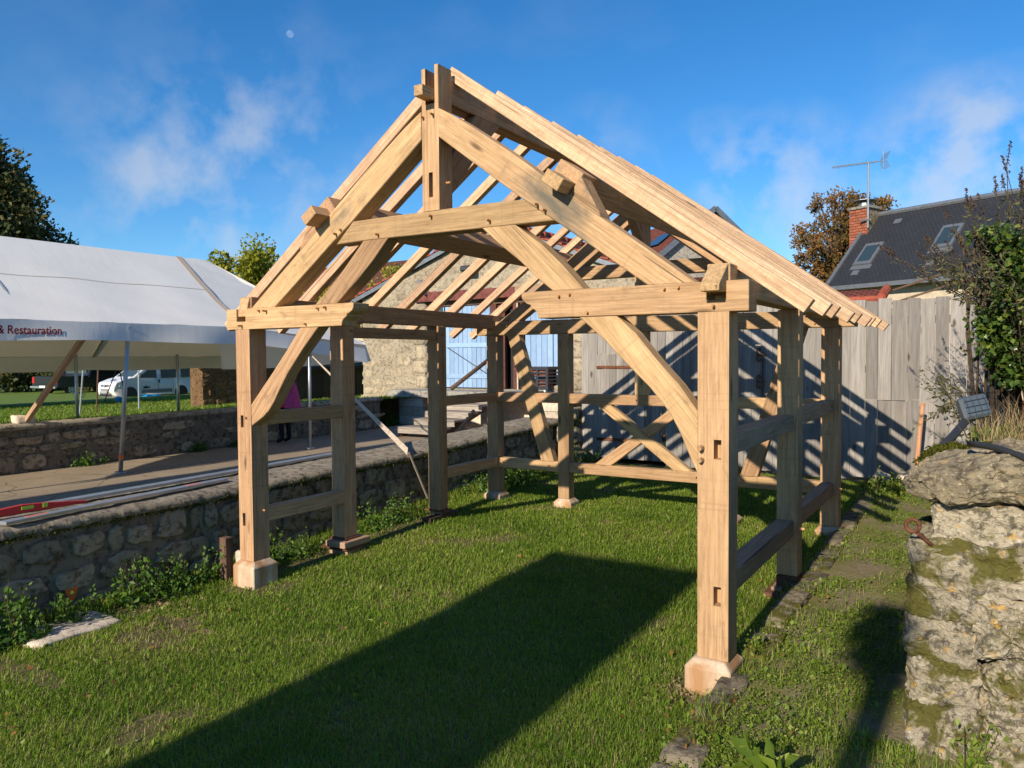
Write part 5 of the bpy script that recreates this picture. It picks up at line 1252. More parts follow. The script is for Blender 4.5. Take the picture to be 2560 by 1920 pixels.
if nrm.z < 0: nrm = -nrm
PR3 = lambda u, t, off: tuple(Vector(P3(u, wd * t, rs * t)) + nrm * off)
def rpatch(u0, u1, t0, t1, off, th, name, mt, par):
    a = [PR3(u0, t0, off), PR3(u1, t0, off), PR3(u1, t1, off), PR3(u0, t1, off)]; b = [tuple(Vector(q) + nrm * th) for q in a]
    return MB().add(a + b, [(3, 2, 1, 0), (4, 5, 6, 7), (0, 1, 5, 4), (1, 2, 6, 5), (2, 3, 7, 6), (3, 0, 4, 7)]).build(name, mt, par)
MB().tube([P3(-.02, wd, rs + .03), P3(ln, wd, rs + .03)], .09, 8).build('ridge_cap', M['zinc'], rf)
rpatch(-.06, .05, 0, 1, .004, .05, 'verge', M['zinc'], rf)
MB().bar(P3(-.05, -.06, -.05), P3(ln, -.06, -.05), .12, .12).build('gutter', M['zinc'], rf)
for u0, t0 in ((.50, .26), (2.72, .37), (6.6, .36)):
    sk = rpatch(u0, u0 + .58, t0, t0 + .29, .01, .07, 'skylight', M['zinc'], SHs)
    rpatch(u0 + .085, u0 + .495, t0 + .04, t0 + .25, .081, .012, 'pane', M['house_glass'], sk); rpatch(u0 - .04, u0 + .62, t0 - .05, t0, .006, .02, 'apron', M['zinc'], sk)
for u0, t0 in ((.62, .13), (.95, .82), (2.85, .16)): rpatch(u0, u0 + .22, t0, t0 + .06, .01, .03, 'slate_vent', M['zinc'], SHs)
for j in range(11):   # slates catch the light row by row
    pass
# brick chimney: every brick a piece
ch = MB().add([P3(.0 + a, wd + b, rs + c) for c in (-1.2, .20) for a, b in ((-.40, -.62), (.22, -.62), (.22, .0), (-.40, .0))], [(0, 1, 5, 4), (1, 2, 6, 5), (2, 3, 7, 6), (3, 0, 4, 7), (4, 5, 6, 7)]).build('chimney', M['wall_mortar'], SHs)
bme = {}
for row in range(15):
    for fi, (ax0, bx0, ax1, bx1) in enumerate(((-.41, -.63, .23, -.63), (-.41, .01, -.41, -.63))):
        n_ = 3
        for i in range(-1, n_ + 1):
            f0 = (i + (.5 if row % 2 else 0)) / n_; f1 = f0 + 1 / n_; f0, f1 = max(0, f0), min(1, f1)
            if f1 - f0 < .08: continue
            p0 = (ax0 + (ax1 - ax0) * f0, bx0 + (bx1 - bx0) * f0); p1 = (ax0 + (ax1 - ax0) * f1, bx0 + (bx1 - bx0) * f1)
            z_ = -1.12 + row * .087
            A, B = Vector(P3(p0[0], wd + p0[1], rs + z_ + .037)), Vector(P3(p1[0], wd + p1[1], rs + z_ + .037)); d_ = (B - A).normalized() * .006
            MB().bar(A + d_, B - d_, .03, .072).build('brick', M['brick'], ch)
top_ = MB().add([P3(-.09 + a, wd - .31 + b, rs + c) for c in (.20, .28) for a, b in ((-.37, -.37), (.37, -.37), (.37, .37), (-.37, .37))], [(3, 2, 1, 0), (4, 5, 6, 7), (0, 1, 5, 4), (1, 2, 6, 5), (2, 3, 7, 6), (3, 0, 4, 7)]).build('chimney_band', M['concrete'], ch)
cw = Vector(P3(-.09, wd - .31, rs + .28))
MB().tube([cw, cw + Vector((0, 0, .16))], [.22, .18], 10).build('chimney_pot', M['zinc'], ch); MB().tube([cw + Vector((0, 0, .20)), cw + Vector((0, 0, .22)), cw + Vector((0, 0, .27))], [.36, .36, .05], 10).build('cowl', M['zinc'], ch)
AN = thing('tv_aerial', P3(.22, wd - .5, rs), 'long comb-shaped television aerial on a mast by the brick chimney', 'aerial')
mb0 = Vector(P3(.24, wd - .66, rs - .45)); mt0 = mb0 + Vector((0, 0, 2.05))
MB().tube([mb0, mt0], .03, 8).build('mast', M['galv'], AN)
rv_ = Vector((.85, .527, 0)); bd = (rv_ * -1 + Vector((0, 0, -.12))).normalized()
b0 = mt0 - bd * .48; b1 = mt0 + bd * 1.12
MB().tube([b0, b1], .018, 6).build('boom', M['galv'], AN)
mb = MB()
for i in range(17):
    c = b0.lerp(b1, .2 + .8 * i / 16); s_ = Vector((-.527, .85, 0)); mb.tube([c - s_ * .10 - Vector((0, 0, .04)), c + Vector((0, 0, .035)), c + s_ * .10 - Vector((0, 0, .04))], .008, 5)
mb.build('elements', M['galv'], AN)
mb = MB()
for k in range(6):
    for sg in (1, -1): c = b0 + Vector((0, 0, sg * (.03 + .04 * k))) - bd * (.02 * k); mb.tube([c - Vector((-.527, .85, 0)) * .25, c + Vector((-.527, .85, 0)) * .25], .008, 5)
mb.tube([b0 - Vector((0, 0, .34)), b0 + Vector((0, 0, .34))], .014, 5); mb.build('reflector', M['galv'], AN)
MB().bar(mb0 + Vector((-.25, -.05, .25)), mb0 + Vector((.1, 0, .25)), .06, .05).build('bracket', M['dark_steel'], AN)
# small red roofed outhouse just over the fence
OH = thing('outhouse', (2.6, 13.2, 0), 'low outhouse with a red tiled roof edge showing over the fence', 'outhouse')
box('wall', M['render'], OH, 2.4, 4.35, 12.6, 14.6, 0, 3.08); slope(OH, 'roof', M['red_tile'], (2.3, 12.4, 3.12), (4.5, 12.4, 3.12), (4.5, 13.6, 3.42), (2.3, 13.6, 3.42), .1)
for i in range(5): MB().tube([(4.46, 12.42 + i * .22, 3.16 + i * .055), (4.46, 12.65 + i * .22, 3.215 + i * .055)], [.09, .078], 8).build('verge_tile', M['ridge_tile'], OH)
MB().tube([(2.3, 12.42, 3.13), (4.5, 12.42, 3.13)], .075, 8).build('eave_tile', M['ridge_tile'], OH)
for i in range(9): MB().bar((4.6 + .0, 12.6 + i * .1, 2.75 + i * .10), (6.4, 12.4 + i * .1, 3.3 + i * .1), .05, .04).build('slat', M['brown_wood'], OH) if i % 3 == 0 else None

# red roofed house with stone gable, rotated so its left slope shows
RH = thing('red_house', (-2.6, 26, 0), 'house with orange-red tiled roof and stone gable behind the barn', 'house')
ap = Vector((-2.75, 24.5, 7.62)); ug = Vector((.66, .75, 0)); vg = Vector((-.75, .66, 0)); hw, rs2 = 3.9, 3.1
Q = lambda u, v, h: tuple(ap + ug * u + vg * v + Vector((0, 0, h)))
MB().add([Q(-hw, 0, -7.6), Q(hw, 0, -7.6), Q(hw, 0, -rs2), Q(0, 0, -.06), Q(-hw, 0, -rs2), Q(-hw, 5, -7.6), Q(hw, 5, -7.6), Q(hw, 5, -rs2), Q(0, 5, -.06), Q(-hw, 5, -rs2)],
         [(0, 1, 2, 3, 4), (9, 8, 7, 6, 5), (0, 4, 9, 5), (1, 6, 7, 2)]).build('wall', M['house_stone'], RH)
slope(RH, 'roof', M['red_tile'], Q(-hw - .3, -.15, -rs2 - .15), Q(-hw - .3, 5.2, -rs2 - .15), Q(0, 5.2, .08), Q(0, -.15, .08)); slope(RH, 'roof', M['red_tile'], Q(hw + .3, -.15, -rs2 - .15), Q(hw + .3, 5.2, -rs2 - .15), Q(0, 5.2, .08), Q(0, -.15, .08))
for s in (-1, 1): MB().bar(Q(s * (hw + .3), -.19, -rs2 - .2), Q(0, -.19, .05), .06, .2).build('verge_flashing', M['zinc'], RH)
MB().add([Q(-1.75, 1.2, -1.20), Q(-1.75, 2.4, -1.20), Q(-1.05, 2.4, -.66), Q(-1.05, 1.2, -.66)], [(0, 1, 2, 3)]).build('skylight', M['house_glass'], RH)
BW = thing('brick_annex', (-1, 20.7, 0), 'low stone annex with a brick cornice between barn and red house', 'annex')
box('wall', M['house_stone'], BW, -2.4, .4, 19.5, 22, 0, 4.2); 
for j in range(3):
    for i in range(10): box('brick', M['brick'], BW, -2.4 + i * .28, -2.4 + i * .28 + .263, 19.42 - .015 * j, 19.52, 4.21 + j * .09, 4.285 + j * .09)
slope(BW, 'roof', M['brown_tile'], (-2.6, 19.3, 4.5), (.5, 19.3, 4.5), (.5, 22, 4.8), (-2.6, 22, 4.8))
# house roofs far left
FH = thing('far_house', (-24, 28, 0), 'distant house with a brown tiled roof behind the yellowing tree', 'house')
box('wall', M['render'], FH, -27, -21.0, 24.5, 32, -1, 5.2); slope(FH, 'roof', M['brown_tile'], (-27.4, 24.1, 5.1), (-20.6, 24.1, 5.1), (-20.6, 28.2, 7.4), (-27.4, 28.2, 7.4)); slope(FH, 'roof', M['brown_tile'], (-27.4, 32.4, 5.1), (-20.6, 32.4, 5.1), (-20.6, 28.2, 7.4), (-27.4, 28.2, 7.4))
GH = thing('grey_gabled_house', (-17.2, 24, 0), 'small grey gabled house half hidden by trees beside the barn', 'house')
MB().prism([(-18.6, 0), (-15.4, 0), (-15.4, 5.1), (-17, 6.2), (-18.6, 5.1)], 'y', 22.8, 27).build('wall', M['house_stone'], GH); slope(GH, 'roof', M['slate'], (-15.2, 22.6, 5.0), (-15.2, 27.2, 5.0), (-17, 27.2, 6.32), (-17, 22.6, 6.32)); slope(GH, 'roof', M['slate'], (-18.8, 22.6, 5.0), (-18.8, 27.2, 5.0), (-17, 27.2, 6.32), (-17, 22.6, 6.32))

# ================================================================== TREES
def tree(name, base, h, crown_c, crown_r, nleaf, lsize, mt, label, seed, cone=0.0, clumps=60, cl_r=.28, bark='bark', branches=16, up=0.0, shell=.55):
    t = thing(name, base, label, 'tree'); rg_ = np_rng(seed); r = random.Random(seed)
    b = Vector(base); cc = Vector(crown_c); rad = Vector(crown_r)
    mb = MB(); mb.tube([b - Vector((0, 0, .3)), b.lerp(cc, .5), cc, cc + Vector((0, 0, rad.z * .75))], [h * .035, h * .026, h * .015, h * .003], 9)
    cs = []
    for i in range(clumps):
        while True:
            p = Vector((r.uniform(-1, 1), r.uniform(-1, 1), r.uniform(-1, 1)))
            if shell < p.length < 1 or (p.length < 1 and r.random() < .25): break
        k = 1.0 - cone * (p.z + 1) / 2
        cs.append(cc + Vector((p.x * rad.x * k, p.y * rad.y * k, p.z * rad.z)))
    for i in range(branches):
        e = cs[i % len(cs)]; s0 = b.lerp(cc + Vector((0, 0, rad.z * .5)), r.uniform(.35, .8)); s0.x, s0.y = b.x, b.y
        mid = s0.lerp(e, .5) + Vector((0, 0, .06 * h * r.random()))
        mb.tube([s0, mid, e], [h * .011, h * .007, h * .002], 6)
    mb.build('trunk', M[bark], t, True)
    per = nleaf // clumps; P_ = []; NV = []; RV = []
    for c in cs:
        q = rg_.normal(size=(per, 3)); q /= np.linalg.norm(q, axis=1)[:, None]; q *= (rg_.random(per) ** .45)[:, None]
        cr_ = cl_r * (rad.x + rad.z) / 2 * r.uniform(.65, 1.3)
        P_.append(np.array(c) + q * cr_ * np.array([1, 1, .8])); NV.append(q * .9 + np.array([0, 0, up])); base_v = r.random()
        RV.append(np.clip(base_v * .55 + rg_.random(per) * .5 + .12 * q[:, 2], 0, 1))
    P_, NV, RV = map(np.concatenate, (P_, NV, RV))
    leaf_obj('crown', [leaves(P_, lsize * rg_.uniform(.6, 1.3, len(P_)), rg_, NV, .62, RV)], M[mt], t)
    return t
tree('linden_tree', (-29, 8.9, 0), 13, (-29, 8.9, 6.3), (5.0, 5.3, 5.6), 85000, .21, 'tree_dark', 'tall dense dark green linden tree rising behind the marquee', 1, .45, 220, .17, shell=.4)
tree('hedge_tree', (-46, 33, -.5), 9, (-46, 33, 2.6), (6, 6, 3.2), 9000, .42, 'tree_dark', 'broad dark tree shading the field behind the van', 2, .1, 60, .26)
tree('hedge_tree', (-55, 31, -.5), 9, (-55, 32, 2.4), (6, 6, 3.4), 9000, .42, 'tree_dark', 'broad dark tree standing behind the black pickup', 9, .1, 60, .26)
tree('hedge_tree', (-38, 36, -.5), 9, (-38, 36, 3.0), (5, 5, 3.4), 9000, .42, 'tree_dark', 'broad dark tree behind the stone shed', 10, .1, 60, .26)
tree('hedge_tree', (-64, 28, -.5), 9, (-64, 28, 2.4), (6, 6, 3.4), 9000, .42, 'tree_dark', 'broad dark tree at the far edge of the field', 13, .1, 60, .26)
tree('yellowing_tree', (-18, 14.6, .3), 6, (-18, 14.9, 4.3), (1.75, 1.9, 2.2), 13000, .17, 'tree_yellow', 'small tree with yellow and green leaves between marquee and frame', 3, .2, 70, .30, up=.3)
tree('garden_tree', (-15.3, 20.3, 0), 5.5, (-15.3, 20.3, 4.3), (1.1, 1.1, 1.7), 5000, .13, 'tree_yellow', 'sparse green tree beside the barn roof', 4, .2, 40, .30)
tree('garden_tree', (-19.5, 20.6, 0), 5, (-19.5, 20.6, 3.6), (1.8, 1.6, 1.6), 6000, .15, 'tree_yellow', 'bushy green tree left of the barn roof', 5, .1, 40, .30)
tree('autumn_oak', (.9, 31.0, 0), 9, (1.1, 31.0, 6.6), (3.0, 2.6, 2.6), 17000, .13, 'tree_autumn', 'thin autumn oak with russet leaves behind the slate roofed house', 6, .25, 190, .13, branches=110, shell=.2)

# unseen plant behind the photographer, added to cast a soft shadow on the path
tree('path_shade_tree', (5.68, -10.0, -.35), 5, (5.68, -10.0, 5.28), (.17, .2, .5), 900, .10, 'tree_dark', 'unseen leaf ball on a stem behind the photographer, added to shade the path', 8, 0, 12, .4, branches=2)

# ================================================================== SHRUBS on the flower bank
def spray(rg_, base, tip, n, size, aspect=.3, droop=.3, spread=.02):
    f = rg_.random(n); b, tp = np.array(base), np.array(tip)
    p = b + (tp - b) * f[:, None] + rg_.normal(size=(n, 3)) * spread
    return leaves(p, size * rg_.uniform(.5, 1.25, n) * (1.1 - .5 * f), rg_, (tp - b) / np.linalg.norm(tp - b) * .8, aspect, None, droop)
BU = thing('buddleia', (6.55, 4.6, 1.3), 'straggly butterfly bush with dark dry flower spikes over the fence end', 'shrub')
rg_ = np_rng(61); r = random.Random(61); mb = MB(); L_, Sd = [], []
for i in range(120):
    b = Vector((6.66 + r.uniform(-.2, .5), 4.6 + r.uniform(-.5, .7), 1.25)); a = r.uniform(0, 1)
    az = r.uniform(math.pi * .55, math.pi * 1.45) if a < .72 else r.uniform(-.8, .8); el = r.uniform(.72, 1.5)
    ln = r.uniform(1.1, 2.3) * (.62 if el < .6 else 1.0)
    if el > 1.2: ln = r.uniform(1.8, 2.75)
    tp = b + Vector((math.cos(az) * math.cos(el) * .72, math.sin(az) * math.cos(el), math.sin(el))) * ln
    tp.x = max(tp.x - .25 * r.random(), 5.35); tp.z = min(max(tp.z, 2.85 + .4 * r.random()), 4.15 - .55 * abs(tp.x - 6.6) + r.uniform(-.3, .1)); md = Vector((b.x * .72 + tp.x * .28, b.y * .5 + tp.y * .5, max(2.5, (b.z + tp.z) * .52)))
    mb.tube([b, md, tp], [.010, .007, .004], 5)
    L_.append(spray(rg_, md, tp, 46, .085, .28, .35, .03)); L_.append(spray(rg_, b.lerp(md, .55), md, 26, .09, .30, .3, .05))
    if r.random() < .45 or tp.z > 3.6:
        d = (tp - md).normalized() + Vector((r.uniform(-.3, .3), 0, .5)); d.normalize(); e = tp + d * r.uniform(.12, .24); n_ = 60
        f = rg_.random(n_); p = np.array(tp) + (np.array(e) - np.array(tp)) * f[:, None] + rg_.normal(size=(n_, 3)) * (.013 * (1.1 - f))[:, None]
        Sd.append(leaves(p, .020, rg_, None, .8)); mb.tube([tp, e], [.004, .002], 4)
mb.build('stems', M['bark'], BU, True); leaf_obj('foliage', L_, M['buddleia'], BU); leaf_obj('flower_spikes', Sd, M['seedhead'], BU)
IV = thing('ivy', (6.62, 4.0, 1.4), 'dense glossy ivy hanging down the edge of the mesh-wrapped trunk', 'ivy')
n_ = 5200; rg_ = np_rng(62)
p = np.stack([rg_.normal(6.47, .095, n_), rg_.normal(4.15, .16, n_), rg_.uniform(1.66, 3.25, n_)], 1)
p[:, 0] += .10 * np.sin(p[:, 2] * 5) - .10 * (p[:, 2] - 2.5)
leaf_obj('leaves', [leaves(p, rg_.uniform(.035, .085, n_), rg_, np.array([[-.4, -1.0, -.2]]), .8, None, .4, .9)], M['ivy'], IV)
mb = MB()
for i in range(14): x_ = 6.35 + r.uniform(-.15, .2); mb.tube([(x_, 4.2, 1.3), (x_ + r.uniform(-.1, .1), 4.15, 2.2), (x_ + r.uniform(-.15, .15), 4.15, 3.2)], .012, 5)
mb.build('stems', M['bark'], IV, True)
TK = thing('mesh_wrapped_trunk', (6.78, 3.6, 1.2), 'brown ribbed tree trunk wrapped in rusty wire mesh', 'trunk')
mb = MB(); nn_ = 40
zs_ = [1.1 + .12 * i for i in range(28)]
for z in zs_:
    for j in range(nn_):
        a = 2 * math.pi * j / nn_; rr_q = (.20 - .045 * (z - 1.1)) * (1 + .10 * math.cos(j * math.pi) + .10 * fbm((math.cos(a) * 2, math.sin(a) * 2, z)))
        mb.v.append((6.80 + .03 * (z - 1.1) + rr_q * math.cos(a), 3.6 + rr_q * math.sin(a), z))
for i in range(len(zs_) - 1):
    for j in range(nn_): mb.f.append((i * nn_ + j, i * nn_ + (j + 1) % nn_, (i + 1) * nn_ + (j + 1) % nn_, (i + 1) * nn_ + j))
mb.tube([(6.88, 3.6, 4.2), (6.80, 3.55, 4.7), (6.95, 3.5, 5.3)], [.08, .06, .02], 8); mb.tube([(6.88, 3.6, 4.1), (7.2, 3.8, 4.7), (7.5, 3.9, 5.2)], [.07, .05, .015], 8)
mb.build('trunk', M['rust'], TK, True)
rg_ = np_rng(66); n_ = 2600; p = np.concatenate([rg_.normal([7.35, 4.0, 4.75], [.22, .3, .42], (n_, 3)), rg_.normal([7.1, 3.7, 4.2], [.12, .12, .3], (600, 3))])
p = p[p[:, 0] > 6.86 + .06 * np.abs(p[:, 2] - 4)]
leaf_obj('crown', [leaves(p, rg_.uniform(.05, .1, len(p)), rg_, np.array([[0, -.3, -.2]]), .7)], M['ivy'], TK)
mb = MB()
for j in range(22):
    a = 2 * math.pi * j / 22; mb.tube([(6.80 + .225 * math.cos(a), 3.6 + .225 * math.sin(a), 1.1), (6.87 + .145 * math.cos(a), 3.6 + .145 * math.sin(a), 3.6)], .005, 4)
for k in range(14):
    z = 1.2 + k * .17; mb.tube([(6.80 + .03 * (z - 1.1) + (.232 - .033 * (z - 1.1)) * math.cos(a), 3.6 + (.232 - .033 * (z - 1.1)) * math.sin(a), z + .03 * math.sin(3 * a)) for a in [q * .4 for q in range(17)]], .005, 4)
mb.build('wire_mesh', M['rust'], TK)
# dry stalks and green tufts on the bank
rg_ = np_rng(63); n_ = 900
b = np.stack([rg_.normal(6.62, .26, n_), rg_.uniform(.5, 3.2, n_), np.zeros(n_)], 1); b[:, 2] = [zbank(x_, y_) - .02 for x_, y_ in b[:, :2]]
ok = b[:, 0] > 6.18
dg_ = tag(leaf_obj('dry_grass', [blades(b[ok], rg_.uniform(.10, .50, ok.sum()), .003, rg_.uniform(.3, .97, ok.sum()), rg_)], M['straw']), 'dry straw-coloured grass on the flower bank', 'grass', kind='stuff')
n_ = 4200; b = np.stack([rg_.uniform(5.85, 6.7, n_), rg_.uniform(.45, 3.4, n_), np.zeros(n_)], 1); b[:, 2] = [zbank(x_, y_) for x_, y_ in b[:, :2]]
tag(leaf_obj('bank_weeds', [leaves(b, rg_.uniform(.03, .09, n_), rg_, np.array([[0, -.2, 1.0]]), .35, None, 0, .7)], M['weed']), 'low green weeds on the flower bank', 'weeds', kind='stuff')
n_ = 5200; uu = rg_.random((n_, 2)); b = np.stack([5.97 + uu[:, 0] * .55, .22 + uu[:, 1] * .8, np.zeros(n_)], 1)
cl_ = np.array([[6.05, .5], [6.17, .42], [6.03, .33], [6.3, .5], [6.12, .62]]); k_ = rg_.integers(0, 5, n_); q = rg_.normal(size=(n_, 2)) * .045
b[:, 0] = cl_[k_, 0] + q[:, 0]; b[:, 1] = cl_[k_, 1] + q[:, 1]; b[:, 2] = 1.36 + (.05 - (q ** 2).sum(1) * 8).clip(-.03) + .12 * (b[:, 0] - 6.0)
tag(leaf_obj('moss', [leaves(b, rg_.uniform(.010, .022, n_), rg_, np.array([[0, 0, 1.0]]), .7)], M['moss']), 'cushions of olive green moss on top of the stone pier', 'moss', kind='stuff')
# twigs in front of the fence
TW = thing('bramble', (6.05, 5.6, 1.2), 'thin bare bramble stems with a few leaves against the fence', 'bramble')
mb = MB(); r = random.Random(8); L_ = []
for i in range(16):
    a = Vector((6.2 + r.uniform(-.1, .25), 4.8 + r.uniform(-.4, 1.5), 1.25 + r.uniform(-.2, .3))); e = a + Vector((-r.uniform(.25, .75), r.uniform(-.3, .6), r.uniform(-.35, .9))); md = a.lerp(e, .5) + Vector((0, 0, r.uniform(.02, .2)))
    mb.tube([a, md, e], [.006, .005, .002], 5); L_.append(spray(np_rng(100 + i), md, e, 9, .09, .5, .5, .03)); L_.append(spray(np_rng(200 + i), a, md, 8, .09, .5, .5, .05))
mb.build('stems', M['bark'], TW, True); leaf_obj('leaves', L_, M['buddleia'], TW)

# ================================================================== NETTLES and weeds along the walls
def weed_clump(name, x, y, z, rad, h, n, size, label, seed, mt='nettle', group='weeds along the walls'):
    t = thing(name, (x, y, z), label, 'weeds', group); rg_ = np_rng(seed); r = random.Random(seed); mb = MB(); L_ = []
    for i in range(n):
        a = Vector((x + r.gauss(0, rad * .33), y + r.gauss(0, rad * .85), z - .02)); e = a + Vector((r.uniform(-.3, .3) * h + .1 * h, r.uniform(-.4, .4) * h, h * r.uniform(.2, 1.2)))
        mb.tube([a, e], [.004, .002], 4); L_.append(spray(rg_, a, e, 26, size, .55, -.1, .03))
    tag(mb.build('stems', M['bark'], t), kind='stuff'); leaf_obj('leaves', L_, M[mt], t)
weed_clump('nettle_clump', -.42, -1.95, -.25, .34, .40, 44, .08, 'bright nettle clump at the corner of the low wall beside the pale slab', 1)
weed_clump('nettle_clump', -.42, -.62, -.25, .30, .34, 34, .075, 'nettle clump against the low wall under the orange paint mark', 2)
weed_clump('nettle_clump', -.34, .75, -.24, .30, .28, 40, .06, 'low nettles between the front post and the packing blocks', 3)
weed_clump('nettle_clump', -.36, 2.5, -.2, .30, .36, 44, .065, 'nettles below the hanging strap on the low wall', 4)
weed_clump('nettle_clump', -.3, 5.6, -.1, .55, .35, 90, .07, 'nettles spreading along the low wall behind the rear corner post', 5)
weed_clump('nettle_clump', .1, 7.4, -.02, .35, .34, 50, .07, 'nettles in front of the left gate leaf', 6)
weed_clump('wall_weed', -6.72, 4.35, .20, .12, .24, 16, .06, 'green weed tuft at the foot of the far wall beyond the steel pole', 7)
weed_clump('wall_weed', -6.72, 2.2, .20, .10, .2, 12, .06, 'green weed tuft at the foot of the far wall before the steel pole', 8)
weed_clump('wall_weed', -6.72, 5.25, .20, .10, .16, 10, .05, 'small weed at the foot of the far wall nearest the person', 11)
weed_clump('wall_weed', -7.3, 10.6, .20, .30, .25, 40, .07, 'weeds in the corner between far wall and barn', 12)
weed_clump('path_weed', 4.92, .45, -.12, .10, .16, 16, .05, 'weed tuft growing on the path edge behind the front post', 9, 'weed')
weed_clump('path_weed', 5.15, 7.0, .02, .4, .25, 60, .07, 'tangle of weeds at the foot of the fence by the rocks', 10, 'weed')
weed_clump('dock_plant', 5.42, -1.35, -.14, .10, .22, 9, .17, 'broad leaved dock plant on the path in front of the pier', 14, 'weed')
weed_clump('dock_plant', 5.12, -1.75, -.16, .12, .12, 10, .10, 'small broad leaved plant at the near edge of the path', 15, 'weed')
weed_clump('pier_weed', 6.26, -.50, -.15, .06, .30, 10, .06, 'weed growing up a joint at the foot of the stone pier', 16, 'weed')

# ================================================================== GRASS
def cover(rng, n, x0, x1, y0, y1):
    """points with density rising towards the camera"""
    pts = []
    while sum(map(len, pts)) < n:
        q = rng.random((n * 2, 2)) * [x1 - x0, y1 - y0] + [x0, y0]
        d = np.hypot(q[:, 0] - CAM.x, q[:, 1] - CAM.y); keep = rng.random(len(q)) < np.clip((4.2 / d) ** 1.5, .09, 1)
        pts.append(q[keep])
    return np.concatenate(pts)[:n]
def vnoise(q, s, seed):
    return np.array([noise.noise(Vector((a * s, b * s, seed))) for a, b in q])
rg_ = np_rng(71)
q = cover(rg_, 380000, -.62, 4.86, -4.4, 8.0)
cell = np.round(q * 10) / 10   # patchiness sampled on a 10 cm lattice
u_, inv = np.unique(cell, axis=0, return_inverse=True); inv = inv.ravel()
pat = (vnoise(u_, 1.1, 3.0) * .7 + vnoise(u_, 3.4, 9.0) * .5)[inv]
pat2 = (vnoise(u_, .8, 23.0) * .6 + vnoise(u_, 4.5, 39.0) * .5)[inv]
bare = (pat > .42) & (rg_.random(len(q)) < .7)
for bx_, by_, br_, bl_ in ((.35, -2.2, .55, .10), (.5, -1.0, .4, .08), (-.3, -.95, .3, .25), (.1, .0, .25, .25), (4.72, .0, .25, .3), (.0, 2.0, .2, 1.6), (1.25, 4.4, .22, .25)):
    bare |= (((q[:, 0] - bx_) / br_) ** 2 + ((q[:, 1] - by_) / bl_) ** 2 < 1) & (rg_.random(len(q)) < .8)
q, pat, pat2 = q[~bare], pat[~bare], pat2[~bare]
zc = np.array([zg(a, b) for a, b in u_]); zq = zc[inv[~bare]]
d = np.hypot(q[:, 0] - CAM.x, q[:, 1] - CAM.y)
h = rg_.uniform(.02, .066, len(q)) * (1 + .5 * (rg_.random(len(q)) < .06)) * (1 - .5 * np.clip(pat, 0, .5))
wdt = .0012 + .0005 * np.clip(d - 3, 0, 8)
rv = np.clip(.36 + .42 * pat2 + rg_.normal(0, .16, len(q)) + (rg_.random(len(q)) < .07) * .5 + np.clip(pat, 0, 1) * .5, 0, 1)
tag(leaf_obj('lawn_grass', [blades(np.stack([q[:, 0], q[:, 1], zq - .004], 1), h, wdt, rg_.uniform(.3, .97, len(q)), rg_, rv)], M['grass']), 'short mown lawn grass under and around the timber frame', 'grass', kind='stuff')
n_ = 26000; q = cover(rg_, n_, -.62, 4.86, -4.4, 8.0); b = np.stack([q[:, 0], q[:, 1], np.array([zg(a, c) for a, c in q])], 1)
tag(leaf_obj('dead_grass', [blades(b, rg_.uniform(.02, .06, n_), .0018, rg_.uniform(.85, .99, n_), rg_)], M['straw']), 'flattened dead grass in the thin patches of the lawn', 'grass', kind='stuff')
# low clover and plantain on the path
q = cover(rg_, 150000, 4.80, 6.0, -4.2, 7.8); cell = np.round(q * 12) / 12
u_, inv = np.unique(cell, axis=0, return_inverse=True); inv = inv.ravel()
pat = (vnoise(u_, 1.6, 13.0) * .8 + vnoise(u_, 5.0, 19.0) * .5)[inv]; near = q[:, 0] < 5.0
keep = (rg_.random(len(q)) < np.where(near, np.clip(.10 - pat * 1.2, .02, .8), np.clip(.38 - pat * 1.9, .02, 1)))
q = q[keep]; zq = np.array([zp(a, b) for a, b in u_])[inv[keep]]; d = np.hypot(q[:, 0] - CAM.x, q[:, 1] - CAM.y)
b = np.stack([q[:, 0], q[:, 1], zq + rg_.uniform(0, .035, len(q))], 1)
sz = rg_.uniform(.008, .019, len(q)) * np.where(rg_.random(len(q)) < .05, 2.6, 1)
tag(leaf_obj('path_clover', [leaves(b, sz, rg_, np.array([[0, -.1, .9]]), .75, np.clip(rg_.normal(.45, .25, len(q)), 0, 1), 0, .8)], M['weed']), 'low clover and plantain covering the path', 'ground cover', kind='stuff')
q = cover(rg_, 26000, 4.8, 7.2, -4.2, 7.9); b = np.stack([q[:, 0], q[:, 1], np.array([zp(a, c) for a, c in q])], 1)
ck = vnoise(q, 2.2, 51.0) > .0; b = b[ck]
tag(leaf_obj('path_grass', [blades(b, rg_.uniform(.03, .11, len(b)), .0025, rg_.uniform(.2, .95, len(b)), rg_)], M['grass']), 'tufts of longer grass on the path', 'grass', kind='stuff')
# taller fringe along the low wall
n_ = 9000; b = np.stack([-.6 + np.abs(rg_.normal(0, .10, n_)), rg_.uniform(-3.5, 8, n_), np.zeros(n_)], 1); b[:, 2] = [zg(a, c) for a, c in b[:, :2]]
tag(leaf_obj('wall_foot_grass', [blades(b, rg_.uniform(.05, .17, n_), .0035, rg_.uniform(.2, .9, n_), rg_)], M['grass']), 'longer grass along the foot of the low wall', 'grass', kind='stuff')
n_ = 60000; q = rg_.random((n_, 2)) * [22, 24] + [-29, -2]; b = np.stack([q[:, 0], q[:, 1], np.zeros(n_)], 1); b[:, 2] = [zf_(a, c) - .01 for a, c in q]
tag(leaf_obj('field_grass', [blades(b, rg_.uniform(.06, .13, n_), .014, rg_.uniform(.2, .9, n_), rg_, np.clip(rg_.normal(.5, .2, n_), 0, 1))], M['weed']), 'field grass beyond the far wall', 'grass', kind='stuff')
